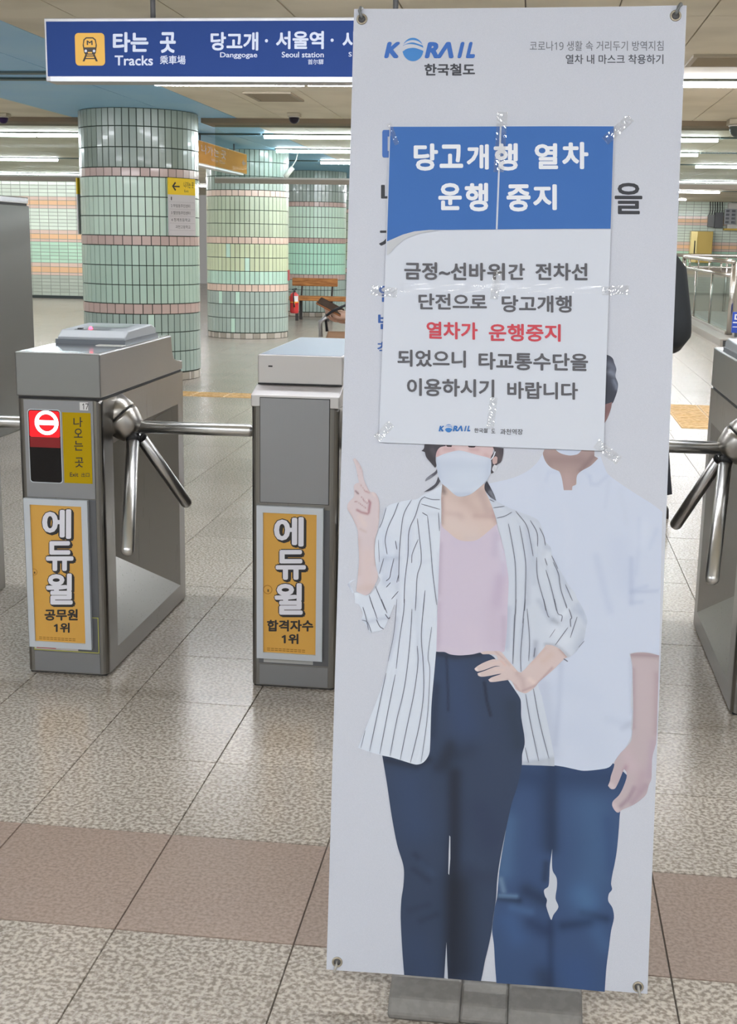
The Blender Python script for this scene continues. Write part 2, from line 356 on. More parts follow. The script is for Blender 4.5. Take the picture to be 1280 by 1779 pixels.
 ('printed_jacket_back',(203, 207, 218),1,[271.0, -880.4, 278.5, -891.0, 307.6, -906.2, 327.5, -914.4, 367.1, -929.2, 378.5, -950.3, 382.7, -968.1, 393.7, -980.2, 395.9, -992.7, 412.9, -1022.5, 428.0, -1047.0, 440.9, -1062.6, 444.7, -1071.4, 448.0, -1076.7, 457.4, -1092.5, 465.1, -1111.9, 463.1, -1128.1, 460.3, -1148.0, 447.8, -1170.2, 435.9, -1181.6, 420.1, -1186.8, 380.7, -1230.3, 387.0, -1256.3, 401.5, -1313.5, 414.1, -1367.2, 414.2, -1370.5, 385.9, -1378.3, 354.9, -1387.3, 337.2, -1367.9, 334.7, -1295.3, 322.1, -1241.4, 313.3, -1194.7, 312.8, -1180.2, 313.6, -1151.2, 318.4, -1132.9, 318.6, -1096.7, 318.3, -1078.6, 317.8, -1100.1, 316.8, -1046.2, 312.0, -1010.3, 303.5, -969.2, 295.4, -942.5, 291.4, -928.3, 278.7, -898.1],[([348.1, -946.0, 355.5, -1003.2, 354.7, -1084.2],6.1,(186, 190, 204),0.64),([369.1, -936.3, 384.9, -980.5, 371.8, -1011.6],12.9,(194, 198, 210),0.48),([359.9, -976.1, 365.9, -1047.8],5.6,(184, 190, 204),0.48),([375.4, -1079.8, 396.0, -1109.5, 403.4, -1118.2],5.6,(180, 186, 202),0.64),([403.3, -1114.6, 410.6, -1119.7],5.0,(150, 154, 168),0.72),([390.7, -1160.3, 408.5, -1160.9, 419.4, -1167.9, 432.3, -1179.9],3.6,(150, 150, 162),0.56),([417.2, -1106.8, 430.9, -1093.6],5.6,(222, 226, 234),0.64),([407.6, -1134.2, 425.8, -1149.6],15.8,(218, 221, 230),0.64),([447.6, -1163.0, 460.6, -1131.9],8.7,(186, 191, 205),0.64),([441.5, -1093.2, 454.0, -1098.0],7.8,(180, 186, 202),0.64),([372.8, -1157.5, 372.0, -1184.6],5.6,(165, 168, 184),0.72),([348.4, -1122.5, 347.1, -1185.8],7.3,(190, 195, 208),0.56),([340.6, -1258.6, 357.4, -1330.4],7.3,(184, 189, 202),0.56),([355.7, -1385.1, 385.9, -1378.3, 412.4, -1370.9],4.1,(168, 172, 186),0.72),([377.6, -1293.0, 397.9, -1364.5],18.6,(198, 203, 213),0.48),([320.7, -1096.6, 319.6, -1169.0],6.1,(176, 180, 198),0.64),([385.6, -1000.3, 395.8, -989.1],6.7,(214, 217, 226),0.56),([409.5, -1024.4, 426.5, -1056.0],6.7,(184, 190, 206),0.56),([384.8, -978.8, 393.8, -982.0],5.0,(182, 188, 204),0.64),([441.4, -1188.5, 459.4, -1148.1],4.1,(170, 176, 194),0.48),([448.2, -1083.9, 463.6, -1117.3],5.6,(176, 184, 204),0.56),([271.0, -882.2, 327.7, -919.8, 369.0, -932.7],4.4,(190, 194, 208),0.48)]),
 ('printed_jacket_fold',(184, 188, 198),1,[354.9, -1387.3, 385.9, -1378.3, 414.2, -1370.1, 415.1, -1386.1, 389.8, -1386.4],[]),
 ('printed_trousers',(56, 67, 90),1,[181.1, -1179.1, 190.3, -1182.7, 204.8, -1182.6, 215.7, -1185.7, 233.9, -1186.6, 257.2, -1183.7, 271.5, -1179.4, 296.9, -1188.2, 319.7, -1223.4, 337.5, -1247.9, 347.9, -1263.7, 349.8, -1276.3, 350.9, -1298.0, 357.4, -1330.4, 358.9, -1348.5, 355.1, -1366.9, 355.0, -1388.9, 347.6, -1430.2, 338.6, -1461.4, 328.1, -1521.0, 320.8, -1567.7, 317.0, -1604.0, 315.8, -1642.7, 311.9, -1676.6, 309.5, -1705.2, 304.9, -1734.0, 299.5, -1760.3, 296.4, -1781.3, 293.2, -1800.4, 230.6, -1800.1, 148.4, -1799.4, 142.9, -1746.0, 138.5, -1689.0, 138.8, -1655.1, 141.8, -1628.9, 142.3, -1602.9, 139.2, -1584.9, 127.8, -1552.0, 115.9, -1498.3, 105.0, -1436.9, 93.8, -1380.7, 130.0, -1373.5, 173.9, -1304.2],[([230.8, -1411.4, 234.7, -1532.1, 238.0, -1790.9],15.1,(34, 36, 46),0.72),([245.3, -1621.8, 255.4, -1776.6],29.4,(34, 37, 46),0.64),([221.7, -1368.3, 199.9, -1400.4],15.1,(40, 46, 62),0.56),([234.7, -1375.3, 257.0, -1361.2],17.5,(42, 50, 68),0.48),([144.7, -1434.5, 160.0, -1511.1],37.3,(58, 74, 104),0.60),([222.3, -1219.1, 237.0, -1282.2, 247.2, -1318.2],32.8,(58, 74, 106),0.64),([161.7, -1567.9, 182.8, -1587.2],7.2,(38, 46, 66),0.48),([160.1, -1596.5, 188.9, -1615.3],7.2,(40, 48, 68),0.48),([175.0, -1582.6, 196.1, -1601.9],7.2,(64, 80, 108),0.40),([154.8, -1674.8, 190.3, -1661.9],7.2,(42, 50, 70),0.40),([176.0, -1694.1, 206.3, -1678.9],7.2,(40, 50, 70),0.48),([167.3, -1744.2, 189.0, -1781.7],29.4,(56, 70, 98),0.48),([280.6, -1236.2, 286.2, -1270.5, 294.3, -1297.4],3.0,(30, 36, 50),0.72),([209.1, -1192.4, 214.3, -1265.1, 215.2, -1292.4],2.7,(36, 42, 58),0.64),([332.3, -1277.2, 347.3, -1349.2],18.6,(48, 58, 74),0.56),([281.1, -1477.7, 303.0, -1527.7],25.4,(50, 58, 84),0.48),([190.4, -1186.0, 225.0, -1191.6, 271.6, -1183.9],5.6,(44, 48, 60),0.64),([102.4, -1391.8, 159.0, -1400.2, 181.6, -1386.0],7.9,(38, 44, 58),0.64),([221.3, -1356.2, 213.4, -1393.3],12.9,(42, 48, 62),0.56),([269.8, -1594.3, 310.7, -1604.4],21.4,(48, 56, 78),0.48),([192.4, -1247.9, 188.1, -1339.7],7.8,(42, 52, 72),0.56),([263.7, -1563.8, 289.6, -1580.1],13.5,(60, 72, 96),0.40)]),
 ('printed_gap',(196, 198, 206),0,[225.1, -1527.6, 224.9, -1558.6, 225.4, -1599.9, 227.0, -1602.4, 228.3, -1571.3, 227.0, -1530.1],[]),
 ('printed_gap',(190, 192, 200),0,[226.3, -1730.7, 225.4, -1755.5, 224.2, -1799.8, 231.2, -1800.8, 228.5, -1765.6],[]),
 ('printed_jacket_front',(213, 217, 227),1,[191.5, -870.0, 173.5, -882.7, 157.5, -889.5, 145.1, -899.0, 130.7, -901.3, 109.0, -906.5, 87.5, -916.3, 80.9, -937.4, 74.3, -961.3, 69.6, -976.0, 68.7, -1005.2, 72.8, -1032.4, 76.8, -1045.0, 80.7, -1053.9, 65.0, -1078.3, 54.1, -1082.8, 39.3, -1078.5, 28.3, -1079.8, 22.5, -1070.0, 18.7, -1063.8, 24.0, -1057.1, 34.0, -1053.1, 22.3, -1061.8, 32.0, -1079.7, 34.4, -1097.9, 41.8, -1101.3, 49.7, -1117.4, 46.4, -1129.5, 55.8, -1137.3, 61.7, -1149.9, 67.2, -1152.4, 80.0, -1149.1, 89.9, -1144.0, 97.6, -1126.3, 103.5, -1111.4, 107.7, -1098.5, 113.1, -1098.3, 111.5, -1133.0, 108.6, -1156.9, 103.2, -1190.1, 96.9, -1225.2, 83.7, -1271.8, 66.7, -1318.7, 47.7, -1371.4, 70.3, -1377.8, 92.6, -1383.0, 111.0, -1385.7, 129.5, -1390.2, 149.8, -1395.4, 160.8, -1396.8, 171.6, -1392.4, 180.3, -1380.8, 183.6, -1367.4, 183.7, -1284.9, 187.1, -1220.8, 189.7, -1162.3, 188.3, -1084.1, 189.6, -1091.3, 189.9, -1054.9, 189.4, -982.5, 190.9, -946.2, 189.8, -910.1, 189.7, -881.3],[([111.5, -985.4, 111.9, -1058.1, 115.3, -1108.9],5.0,(196, 200, 214),0.56),([85.1, -1015.5, 76.7, -1041.3, 91.7, -1055.3],10.1,(190, 196, 212),0.64),([88.6, -1011.7, 112.3, -1010.8],5.0,(176, 182, 200),0.64),([101.7, -1022.1, 106.1, -1047.4],12.9,(196, 202, 218),0.56),([81.8, -968.3, 93.7, -998.8],12.9,(204, 210, 226),0.48),([132.4, -957.4, 132.0, -1002.8],7.8,(198, 203, 218),0.48),([157.9, -1016.3, 175.9, -1012.0],4.4,(200, 204, 218),0.40),([20.5, -1063.7, 26.3, -1074.4],4.7,(168, 172, 190),0.72),([24.0, -1058.1, 35.0, -1057.6],4.4,(222, 225, 233),0.64),([28.1, -1072.5, 37.6, -1083.1],4.4,(224, 227, 234),0.64),([80.5, -1044.8, 73.6, -1059.7],4.4,(224, 227, 234),0.56),([46.4, -1129.5, 61.1, -1132.5, 77.5, -1127.2, 97.5, -1122.7],3.9,(182, 187, 204),0.56),([112.1, -1123.9, 109.6, -1160.5, 99.8, -1197.6],6.1,(186, 190, 206),0.60),([149.2, -1085.8, 157.5, -1176.6, 163.7, -1201.8],7.8,(200, 205, 218),0.48),([165.3, -1194.5, 175.5, -1285.4],8.4,(204, 208, 221),0.48),([83.1, -1253.4, 103.7, -1325.9],18.6,(216, 220, 229),0.48),([171.4, -1386.5, 181.7, -1365.7],4.4,(198, 202, 214),0.48),([157.5, -889.5, 188.3, -892.1],7.3,(204, 208, 220),0.40),([156.9, -927.5, 182.2, -926.7],4.4,(200, 204, 216),0.40),([188.2, -1000.6, 189.3, -1091.3],3.9,(196, 198, 212),0.48)]),
 ('printed_top',(204, 190, 205),1,[189.3, -939.1, 192.2, -946.2, 203.4, -956.6, 221.9, -970.4, 240.0, -973.7, 257.8, -970.9, 273.6, -958.6, 294.0, -939.0, 295.7, -951.5, 302.5, -967.4, 310.6, -995.9, 317.2, -1031.7, 319.1, -1049.7, 318.6, -1100.0, 318.9, -1096.7, 318.7, -1141.9, 315.9, -1176.4, 309.2, -1178.9, 271.5, -1180.7, 257.2, -1184.6, 233.9, -1187.6, 215.8, -1186.6, 204.8, -1182.6, 189.9, -1182.3, 189.2, -1120.5, 189.3, -1084.1, 189.8, -1105.6, 189.4, -1036.8, 189.6, -964.4],[([293.3, -960.6, 291.0, -996.7],7.3,(190, 178, 198),0.64),([303.2, -1041.3, 297.6, -1086.7],11.2,(186, 168, 190),0.64),([305.0, -987.2, 310.1, -1032.0],6.7,(194, 184, 204),0.56),([189.8, -982.4, 190.0, -1073.1],5.0,(178, 162, 180),0.64),([191.0, -1093.1, 192.8, -1174.9],5.0,(184, 168, 186),0.64),([293.9, -1097.8, 299.3, -1151.8],18.6,(196, 180, 196),0.48),([312.4, -1115.0, 314.2, -1169.2],5.6,(186, 170, 188),0.64),([250.4, -1141.4, 263.9, -1168.0],15.8,(208, 193, 206),0.48),([197.3, -1174.7, 233.7, -1183.0, 271.4, -1176.7],5.6,(208, 194, 206),0.56),([222.1, -977.6, 258.0, -976.3],10.1,(200, 187, 205),0.48),([301.0, -976.5, 307.4, -1005.1],5.0,(208, 204, 216),0.48)]),
 ('printed_chest',(211, 188, 180),1,[190.6, -868.6, 189.2, -895.7, 190.6, -917.3, 192.3, -947.1, 203.4, -957.5, 221.9, -971.3, 240.0, -974.4, 257.9, -971.2, 273.6, -959.1, 293.7, -940.1, 291.4, -930.1, 284.5, -910.5, 276.7, -892.8, 270.0, -878.7, 268.3, -866.1, 244.2, -883.1, 219.0, -883.9, 197.0, -870.2],[([197.5, -884.6, 226.7, -898.1, 262.1, -882.5],11.2,(196, 172, 164),0.48),([262.1, -882.5, 275.8, -918.0],9.0,(176, 152, 148),0.60),([233.9, -897.8, 256.1, -918.7],11.2,(186, 160, 152),0.48),([189.8, -870.4, 193.9, -884.7],5.6,(70, 58, 60),0.64),([191.0, -895.7, 193.0, -942.5],4.1,(150, 122, 122),0.56),([195.1, -923.5, 220.4, -925.3],5.0,(192, 166, 162),0.48),([252.8, -926.9, 288.6, -927.5],5.0,(182, 152, 148),0.56),([225.9, -927.8, 227.7, -929.6],6.7,(186, 160, 156),0.48),([286.4, -914.1, 292.5, -935.4],5.6,(168, 138, 138),0.56),([210.3, -945.5, 246.7, -958.7],18.6,(214, 196, 190),0.48),([236.3, -969.9, 257.7, -967.3],7.3,(204, 188, 186),0.48)]),
 ('printed_arm_raised',(209, 192, 194),1,[21.9, -828.9, 26.4, -826.6, 31.1, -831.9, 39.8, -846.2, 44.0, -866.0, 50.8, -880.3, 56.6, -888.5, 62.0, -889.0, 67.0, -891.0, 72.5, -901.4, 74.7, -914.0, 74.6, -941.3, 72.4, -961.4, 68.4, -977.9, 68.3, -1005.2, 71.7, -1028.8, 76.4, -1045.0, 71.8, -1059.8, 63.1, -1076.6, 54.1, -1082.8, 44.9, -1080.1, 35.9, -1075.9, 37.6, -1052.0, 39.3, -1015.4, 36.4, -979.1, 34.3, -959.1, 22.2, -934.0, 14.5, -921.5, 16.0, -910.5, 25.8, -899.3, 26.4, -890.2, 25.2, -879.3, 29.6, -873.7, 35.0, -872.1, 31.9, -859.1, 27.7, -841.1],[([54.2, -905.4, 57.0, -908.9, 54.8, -927.2],2.5,(160, 104, 114),0.85),([32.8, -923.4, 41.1, -927.6, 53.1, -930.0],2.3,(170, 122, 126),0.85),([28.6, -907.6, 34.2, -908.8, 49.1, -919.2],0.7,(168, 128, 128),0.90),([40.7, -898.6, 46.9, -907.4, 52.5, -910.9],0.7,(166, 124, 126),0.90),([29.0, -888.0, 34.2, -892.9],1.6,(120, 86, 92),0.90),([36.8, -874.2, 46.3, -887.5, 53.7, -889.0],0.6,(176, 136, 136),0.80),([47.7, -888.3, 54.7, -890.8],1.3,(190, 148, 150),0.80),([50.5, -903.7, 51.9, -905.5],1.2,(228, 208, 206),0.90),([50.2, -924.6, 52.5, -926.3],1.2,(222, 196, 196),0.80),([30.0, -830.8, 42.6, -854.9, 47.7, -872.9, 54.5, -886.3],1.0,(190, 164, 166),0.70),([24.5, -830.1, 29.8, -853.5],1.0,(226, 208, 204),0.60),([68.3, -890.4, 74.4, -908.3, 74.3, -935.6],1.6,(198, 172, 170),0.70),([16.2, -922.1, 34.6, -955.2],1.6,(204, 180, 178),0.60),([39.3, -958.6, 50.5, -963.7],2.3,(196, 172, 168),0.60),([38.7, -936.8, 48.2, -951.0],5.8,(218, 197, 192),0.60),([38.2, -979.0, 40.1, -1042.8],4.7,(198, 174, 170),0.48),([70.2, -977.8, 71.0, -1023.3],4.1,(186, 160, 158),0.56),([53.7, -1005.8, 55.3, -1060.4],12.9,(213, 189, 184),0.48),([41.0, -1072.0, 68.3, -1067.2],7.3,(204, 180, 172),0.48),([28.9, -853.5, 31.8, -858.9],0.7,(190, 160, 160),0.80),([64.9, -895.9, 61.1, -890.6],1.9,(222, 203, 198),0.70)]),
 ('printed_arm_hip',(210, 189, 185),1,[271.5, -1180.7, 280.0, -1177.8, 294.7, -1176.9, 306.6, -1176.5, 312.7, -1180.8, 320.4, -1189.8, 331.4, -1201.4, 342.4, -1213.0, 347.7, -1214.3, 355.4, -1206.9, 361.7, -1198.6, 374.4, -1183.9, 383.3, -1172.8, 390.8, -1162.4, 390.7, -1160.6, 403.2, -1161.1, 417.6, -1168.0, 431.4, -1181.8, 423.7, -1187.6, 406.6, -1206.4, 382.5, -1229.3, 372.2, -1242.5, 358.3, -1252.6, 349.3, -1251.3, 338.4, -1246.0, 335.3, -1238.8, 328.4, -1230.0, 316.4, -1231.0, 300.6, -1234.1, 291.3, -1234.6, 287.8, -1230.7, 293.7, -1226.1, 308.1, -1220.3, 312.0, -1218.2, 305.4, -1219.3, 286.9, -1224.0, 275.0, -1225.7, 268.9, -1224.0, 267.4, -1219.6, 281.2, -1214.1, 299.6, -1205.9, 310.2, -1204.6, 299.6, -1204.5, 281.2, -1212.2, 268.0, -1216.3, 263.2, -1214.4, 261.4, -1211.3, 267.6, -1205.6, 279.4, -1198.5, 295.2, -1192.1, 304.5, -1192.5, 300.2, -1184.7, 288.2, -1182.9, 276.2, -1183.5],[([317.8, -1194.0, 331.6, -1206.8, 341.2, -1217.0],2.3,(196, 168, 162),0.60),([341.2, -1217.0, 350.8, -1227.3, 354.0, -1243.3],5.8,(192, 168, 166),0.70),([364.0, -1226.7, 370.8, -1231.7],4.9,(224, 202, 194),0.80),([309.9, -1194.4, 318.1, -1202.0],2.0,(216, 180, 170),0.70),([291.5, -1200.6, 307.3, -1197.2],2.0,(220, 192, 184),0.60),([299.8, -1211.0, 315.8, -1211.6],2.0,(220, 194, 186),0.60),([351.6, -1248.8, 376.3, -1236.8, 404.2, -1203.2],2.3,(178, 150, 152),0.80),([365.6, -1195.7, 391.0, -1167.7],2.9,(206, 178, 170),0.60),([263.8, -1210.1, 266.6, -1214.0],2.0,(230, 216, 212),0.80),([269.4, -1219.2, 272.2, -1223.1],1.7,(228, 212, 208),0.70),([289.1, -1230.4, 293.9, -1232.2],1.7,(228, 210, 206),0.70),([298.7, -1177.4, 315.0, -1190.1],1.4,(186, 154, 152),0.70),([323.0, -1228.7, 338.0, -1238.7, 347.7, -1251.7],1.7,(180, 152, 152),0.70),([387.9, -1190.6, 400.7, -1179.3],7.2,(206, 180, 170),0.60),([328.8, -1204.2, 337.0, -1211.9],2.0,(224, 200, 192),0.60),([419.4, -1167.9, 430.5, -1180.0],3.9,(170, 136, 132),0.64)]),
 ('printed_hair_side',(62, 60, 68),1,[273.0, -861.5, 269.1, -867.9, 269.4, -877.8, 276.5, -887.4, 281.2, -891.8, 291.2, -897.7, 287.3, -887.1, 277.7, -869.4],[([279.9, -881.9, 288.4, -894.2],3.9,(150, 152, 164),0.56)]),
 ('printed_face',(214, 186, 186),1,[175.7, -795.2, 177.4, -820.4, 223.8, -810.0, 278.7, -820.1, 281.9, -808.3, 283.4, -798.4, 294.9, -797.2, 294.7, -791.9],[([178.7, -805.9, 180.9, -816.7],4.4,(196, 150, 156),0.56),([193.1, -805.2, 209.3, -804.7],3.9,(190, 150, 152),0.56),([239.7, -803.8, 254.1, -804.7],3.9,(190, 150, 152),0.56),([223.6, -804.6, 230.9, -806.2],6.1,(226, 204, 202),0.48),([268.7, -814.1, 274.2, -816.6],4.4,(196, 158, 158),0.56)]),
 ('printed_eye',(62, 52, 56),1,[194.6, -796.5, 206.3, -797.0, 205.5, -800.7, 197.4, -800.4],[]),
 ('printed_eye',(62, 52, 56),1,[235.0, -796.8, 250.3, -797.4, 247.7, -800.4, 237.8, -800.3],[]),
 ('printed_hair',(72, 68, 74),1,[155.3, -795.8, 154.3, -804.8, 149.9, -809.6, 156.3, -811.3, 159.3, -820.9, 168.7, -831.8, 176.2, -840.2, 178.8, -836.5, 176.6, -825.8, 178.0, -811.3, 184.0, -802.2, 194.7, -799.2, 194.6, -794.7],[([160.7, -806.4, 170.3, -824.2],6.1,(58, 54, 60),0.56),([169.7, -806.2, 175.4, -816.8],4.4,(96, 90, 96),0.48)]),
 ('printed_hair',(92, 90, 100),1,[180.2, -841.5, 176.4, -847.4, 167.6, -854.0, 160.2, -860.6, 158.6, -866.0, 169.6, -859.4, 178.4, -851.9, 181.8, -846.4],[([160.7, -862.3, 169.5, -856.7],3.6,(150, 152, 164),0.56)]),
 ('printed_hair',(80, 78, 86),1,[182.5, -856.2, 178.0, -869.0, 168.4, -877.4, 156.3, -886.0, 170.3, -881.9, 180.9, -873.4, 186.9, -864.2],[]),
 ('printed_hair',(78, 72, 78),1,[281.6, -798.5, 301.4, -800.3, 300.8, -813.2, 297.3, -825.8, 289.9, -831.7, 284.1, -845.9, 279.7, -847.8, 278.7, -835.3, 278.7, -817.4, 284.5, -806.5],[([288.2, -808.2, 295.7, -820.5],5.0,(104, 92, 94),0.56)]),
 ('printed_ear',(196, 164, 160),1,[281.8, -820.0, 287.5, -815.3, 290.6, -817.9, 290.3, -827.8, 285.4, -830.6, 282.6, -828.9],[]),
 ('printed_earring',(226, 226, 232),1,[282.8, -835.2, 285.4, -831.2, 289.3, -832.3, 290.2, -837.7, 287.6, -843.1, 284.0, -844.1, 281.8, -840.6],[([286.4, -836.0, 286.5, -839.6],4.1,(170, 168, 174),0.56)]),
 ('printed_mask',(198, 204, 219),1,[177.4, -821.3, 191.6, -814.2, 216.5, -807.0, 230.9, -808.4, 252.6, -813.8, 274.2, -818.6, 279.0, -822.8, 279.9, -837.1, 278.0, -849.7, 272.4, -860.6, 258.2, -875.4, 242.5, -887.6, 226.5, -892.1, 215.6, -889.8, 199.0, -875.9, 189.7, -868.6, 183.0, -856.2, 178.8, -836.5],[([188.2, -821.8, 224.0, -815.4, 269.0, -822.2],9.0,(212, 216, 228),0.64),([188.5, -830.8, 224.7, -836.9, 271.1, -832.0],12.9,(190, 197, 213),0.48),([225.4, -858.5, 254.0, -854.0],21.4,(206, 212, 224),0.56),([199.0, -875.6, 226.3, -885.5, 258.2, -875.4],5.0,(210, 215, 226),0.56),([215.6, -888.5, 240.7, -886.8],5.0,(176, 184, 204),0.56),([180.4, -829.3, 184.8, -856.2],4.4,(182, 190, 208),0.48),([276.3, -826.4, 273.7, -857.0],5.0,(184, 191, 209),0.48)]),
 ('printed_strap',(222, 224, 232),1,[285.4, -806.4, 282.2, -815.5, 277.9, -821.9, 279.4, -822.7, 284.0, -816.3, 287.2, -807.3],[]),
]
STRIPES = [
 ([110.0, -907.0, 102.5, -929.4, 92.3, -953.4, 87.5, -975.4, 88.8, -988.0, 92.0, -1004.3],1.6),
 ([134.3, -901.1, 120.6, -928.8, 116.4, -967.0, 114.8, -1003.4, 115.1, -1054.4],1.6),
 ([159.4, -894.0, 150.6, -902.4, 142.5, -929.8, 131.6, -959.2, 131.1, -1002.8, 127.7, -1039.3, 126.4, -1068.5, 126.7, -1094.0, 127.0, -1086.7, 126.3, -1110.5, 120.5, -1160.0, 115.6, -1217.9],1.6),
 ([146.2, -935.1, 150.8, -965.8, 156.3, -1012.7, 149.6, -1042.0, 148.8, -1074.8, 148.0, -1107.4],1.6),
 ([149.3, -974.0, 139.2, -1000.7, 138.3, -1018.9],1.6),
 ([165.1, -930.0, 172.2, -983.1, 178.5, -1037.3, 187.6, -1095.0],1.6),
 ([185.3, -922.9, 188.2, -957.2],1.6),
 ([152.6, -908.1, 188.2, -917.1],1.6),
 ([157.7, -895.0, 172.2, -899.0, 187.6, -899.0],1.6),
 ([155.0, -924.0, 165.1, -929.6],1.8),
 ([85.9, -1011.8, 78.5, -1041.3],1.6),
 ([105.0, -1011.1, 100.2, -1034.9, 97.9, -1047.8, 91.4, -1054.4],1.6),
 ([71.9, -1065.2, 91.5, -1108.2, 83.6, -1088.6, 95.4, -1114.5],1.6),
 ([60.5, -1082.2, 69.5, -1107.4, 63.6, -1091.2, 77.4, -1126.3],1.6),
 ([49.3, -1104.7, 55.3, -1122.7, 61.6, -1148.1],1.6),
 ([75.6, -1127.3, 82.4, -1139.8, 89.9, -1144.6],2),
 ([91.8, -1116.5, 98.4, -1124.5, 101.1, -1121.6],2),
 ([92.1, -1066.2, 100.0, -1056.8],1.6),
 ([102.8, -1087.7, 115.1, -1072.6],1.6),
 ([111.8, -1056.3, 115.0, -1039.8],1.6),
 ([87.5, -917.2, 81.0, -942.9, 75.9, -955.8],1.2),
 ([74.8, -977.6, 77.9, -1019.4],1),
 ([106.7, -978.3, 109.9, -994.5],1.8),
 ([165.0, -1068.7, 162.6, -1106.8, 164.0, -1085.2, 160.9, -1139.9, 161.8, -1169.1, 165.6, -1201.7, 168.5, -1249.1, 166.5, -1289.5, 160.6, -1332.0, 147.9, -1393.3],1.6),
 ([141.6, -1104.3, 140.9, -1140.8, 137.4, -1203.1, 130.9, -1260.2, 119.8, -1314.0, 109.1, -1382.7],1.6),
 ([153.7, -1173.1, 156.2, -1204.0, 151.0, -1259.2, 141.7, -1312.8, 128.5, -1388.9],1.6),
 ([179.5, -1136.4, 174.3, -1192.2, 178.8, -1219.4, 177.0, -1303.6, 167.9, -1392.2],1.2),
 ([114.4, -1228.9, 102.8, -1298.3, 89.7, -1380.1],1.6),
 ([97.0, -1227.0, 87.6, -1278.9, 70.3, -1376.6],1.6),
 ([60.8, -1337.4, 53.6, -1371.0],1.2),
 ([112.8, -1087.3, 109.3, -1151.4, 100.0, -1204.9],1),
 ([48.2, -1129.4, 59.3, -1133.5, 67.2, -1152.4],1.4),
 ([315.0, -939.1, 324.4, -981.0, 330.8, -1022.2, 333.8, -1099.4, 332.1, -1114.2, 331.8, -1199.2],1.6),
 ([333.9, -1078.0, 333.2, -1105.1, 331.8, -1199.2],1.6),
 ([335.5, -942.0, 346.1, -991.0, 350.1, -1026.8, 349.9, -1098.7, 350.4, -1077.3, 347.5, -1122.5],1.6),
 ([327.5, -915.3, 348.0, -940.6, 356.1, -969.1, 362.4, -997.6],1.6),
 ([354.7, -931.4, 368.0, -954.3, 369.7, -979.3],1.6),
 ([368.7, -999.1, 371.8, -1036.7, 384.8, -1079.4, 389.0, -1097.0, 384.2, -1075.9, 392.3, -1104.3, 396.0, -1109.5],1.6),
 ([386.3, -1021.8, 398.2, -1057.2, 408.5, -1096.2, 403.7, -1075.0, 410.8, -1100.8, 418.9, -1105.3, 417.9, -1116.7],1.6),
 ([399.1, -1006.9, 409.6, -1028.0, 412.9, -1047.6, 417.1, -1063.6, 427.8, -1090.5],1.6),
 ([421.4, -1074.3, 427.3, -1091.1],1.6),
 ([430.8, -1091.8, 436.4, -1107.8, 434.2, -1112.4, 435.6, -1125.8],1.8),
 ([383.8, -1000.3, 388.7, -1013.6],1.6),
 ([422.7, -1047.2, 437.0, -1077.1],1.6),
 ([372.1, -944.3, 380.6, -961.0, 383.9, -977.0],1.6),
 ([396.0, -995.4, 408.4, -1019.1],1.6),
 ([278.6, -895.4, 287.7, -899.6],1.6),
 ([286.0, -910.8, 306.7, -907.1],1.6),
 ([293.2, -929.6, 308.2, -925.0, 320.8, -917.4],1.6),
 ([354.6, -1095.1, 361.1, -1152.6, 360.7, -1192.4],1.6),
 ([349.0, -1113.4, 345.8, -1176.8, 347.6, -1212.9],1.6),
 ([371.7, -1166.6, 370.2, -1184.7],2.2),
 ([430.3, -1126.9, 408.5, -1160.3],1.6),
 ([446.4, -1106.4, 435.4, -1145.6],1.6),
 ([357.5, -1254.1, 367.2, -1302.6, 385.9, -1377.9],1.6),
 ([371.4, -1243.5, 385.1, -1305.3, 404.5, -1372.3],1.6),
 ([360.0, -1353.9, 367.3, -1381.7],1.6),
 ([407.4, -1130.7, 397.4, -1147.3],1),
 ([461.2, -1149.8, 451.1, -1162.9],1.2),
 ([424.5, -1184.8, 432.6, -1189.8],2.4),
]
BANNER_TEXT = [
 ('한국철도',((133.4, -121.3), (226.3, -121.7), (132.7, -99.4)),(70, 72, 80),0.03),
 ('코로나𝟣𝟫 생활 속 거리두기 방역지침',((324.0, -77.7), (562.3, -79.3), (323.4, -60.2)),(105, 108, 116),0),
 ('열차 내 마스크 착용하기',((389.6, -101.9), (563.2, -102.8), (389.0, -84.9)),(82, 85, 94),0.012),
 ('을',((486.9, -371.2), (536.3, -370.9), (484.8, -314.7)),(60, 62, 68),0.02),
 ('ㅁ',((60.1, -270.1), (104.1, -270.0), (58.6, -219.6)),(70, 110, 180),0.03),
 ('나',((60.3, -354.4), (109.9, -354.1), (59.2, -316.4)),(60, 62, 68),0.02),
 ('지',((59.0, -439.1), (109.4, -438.5), (57.8, -399.9)),(60, 62, 68),0.02),
 ('일',((61.7, -535.6), (94.2, -535.1), (60.8, -504.5)),(60, 96, 165),0.02),
 ('번',((61.9, -586.1), (91.4, -585.6), (61.0, -556.9)),(60, 96, 165),0.02),
 ('착',((61.7, -632.5), (91.8, -631.9), (61.0, -609.1)),(60, 96, 165),0.02),
]
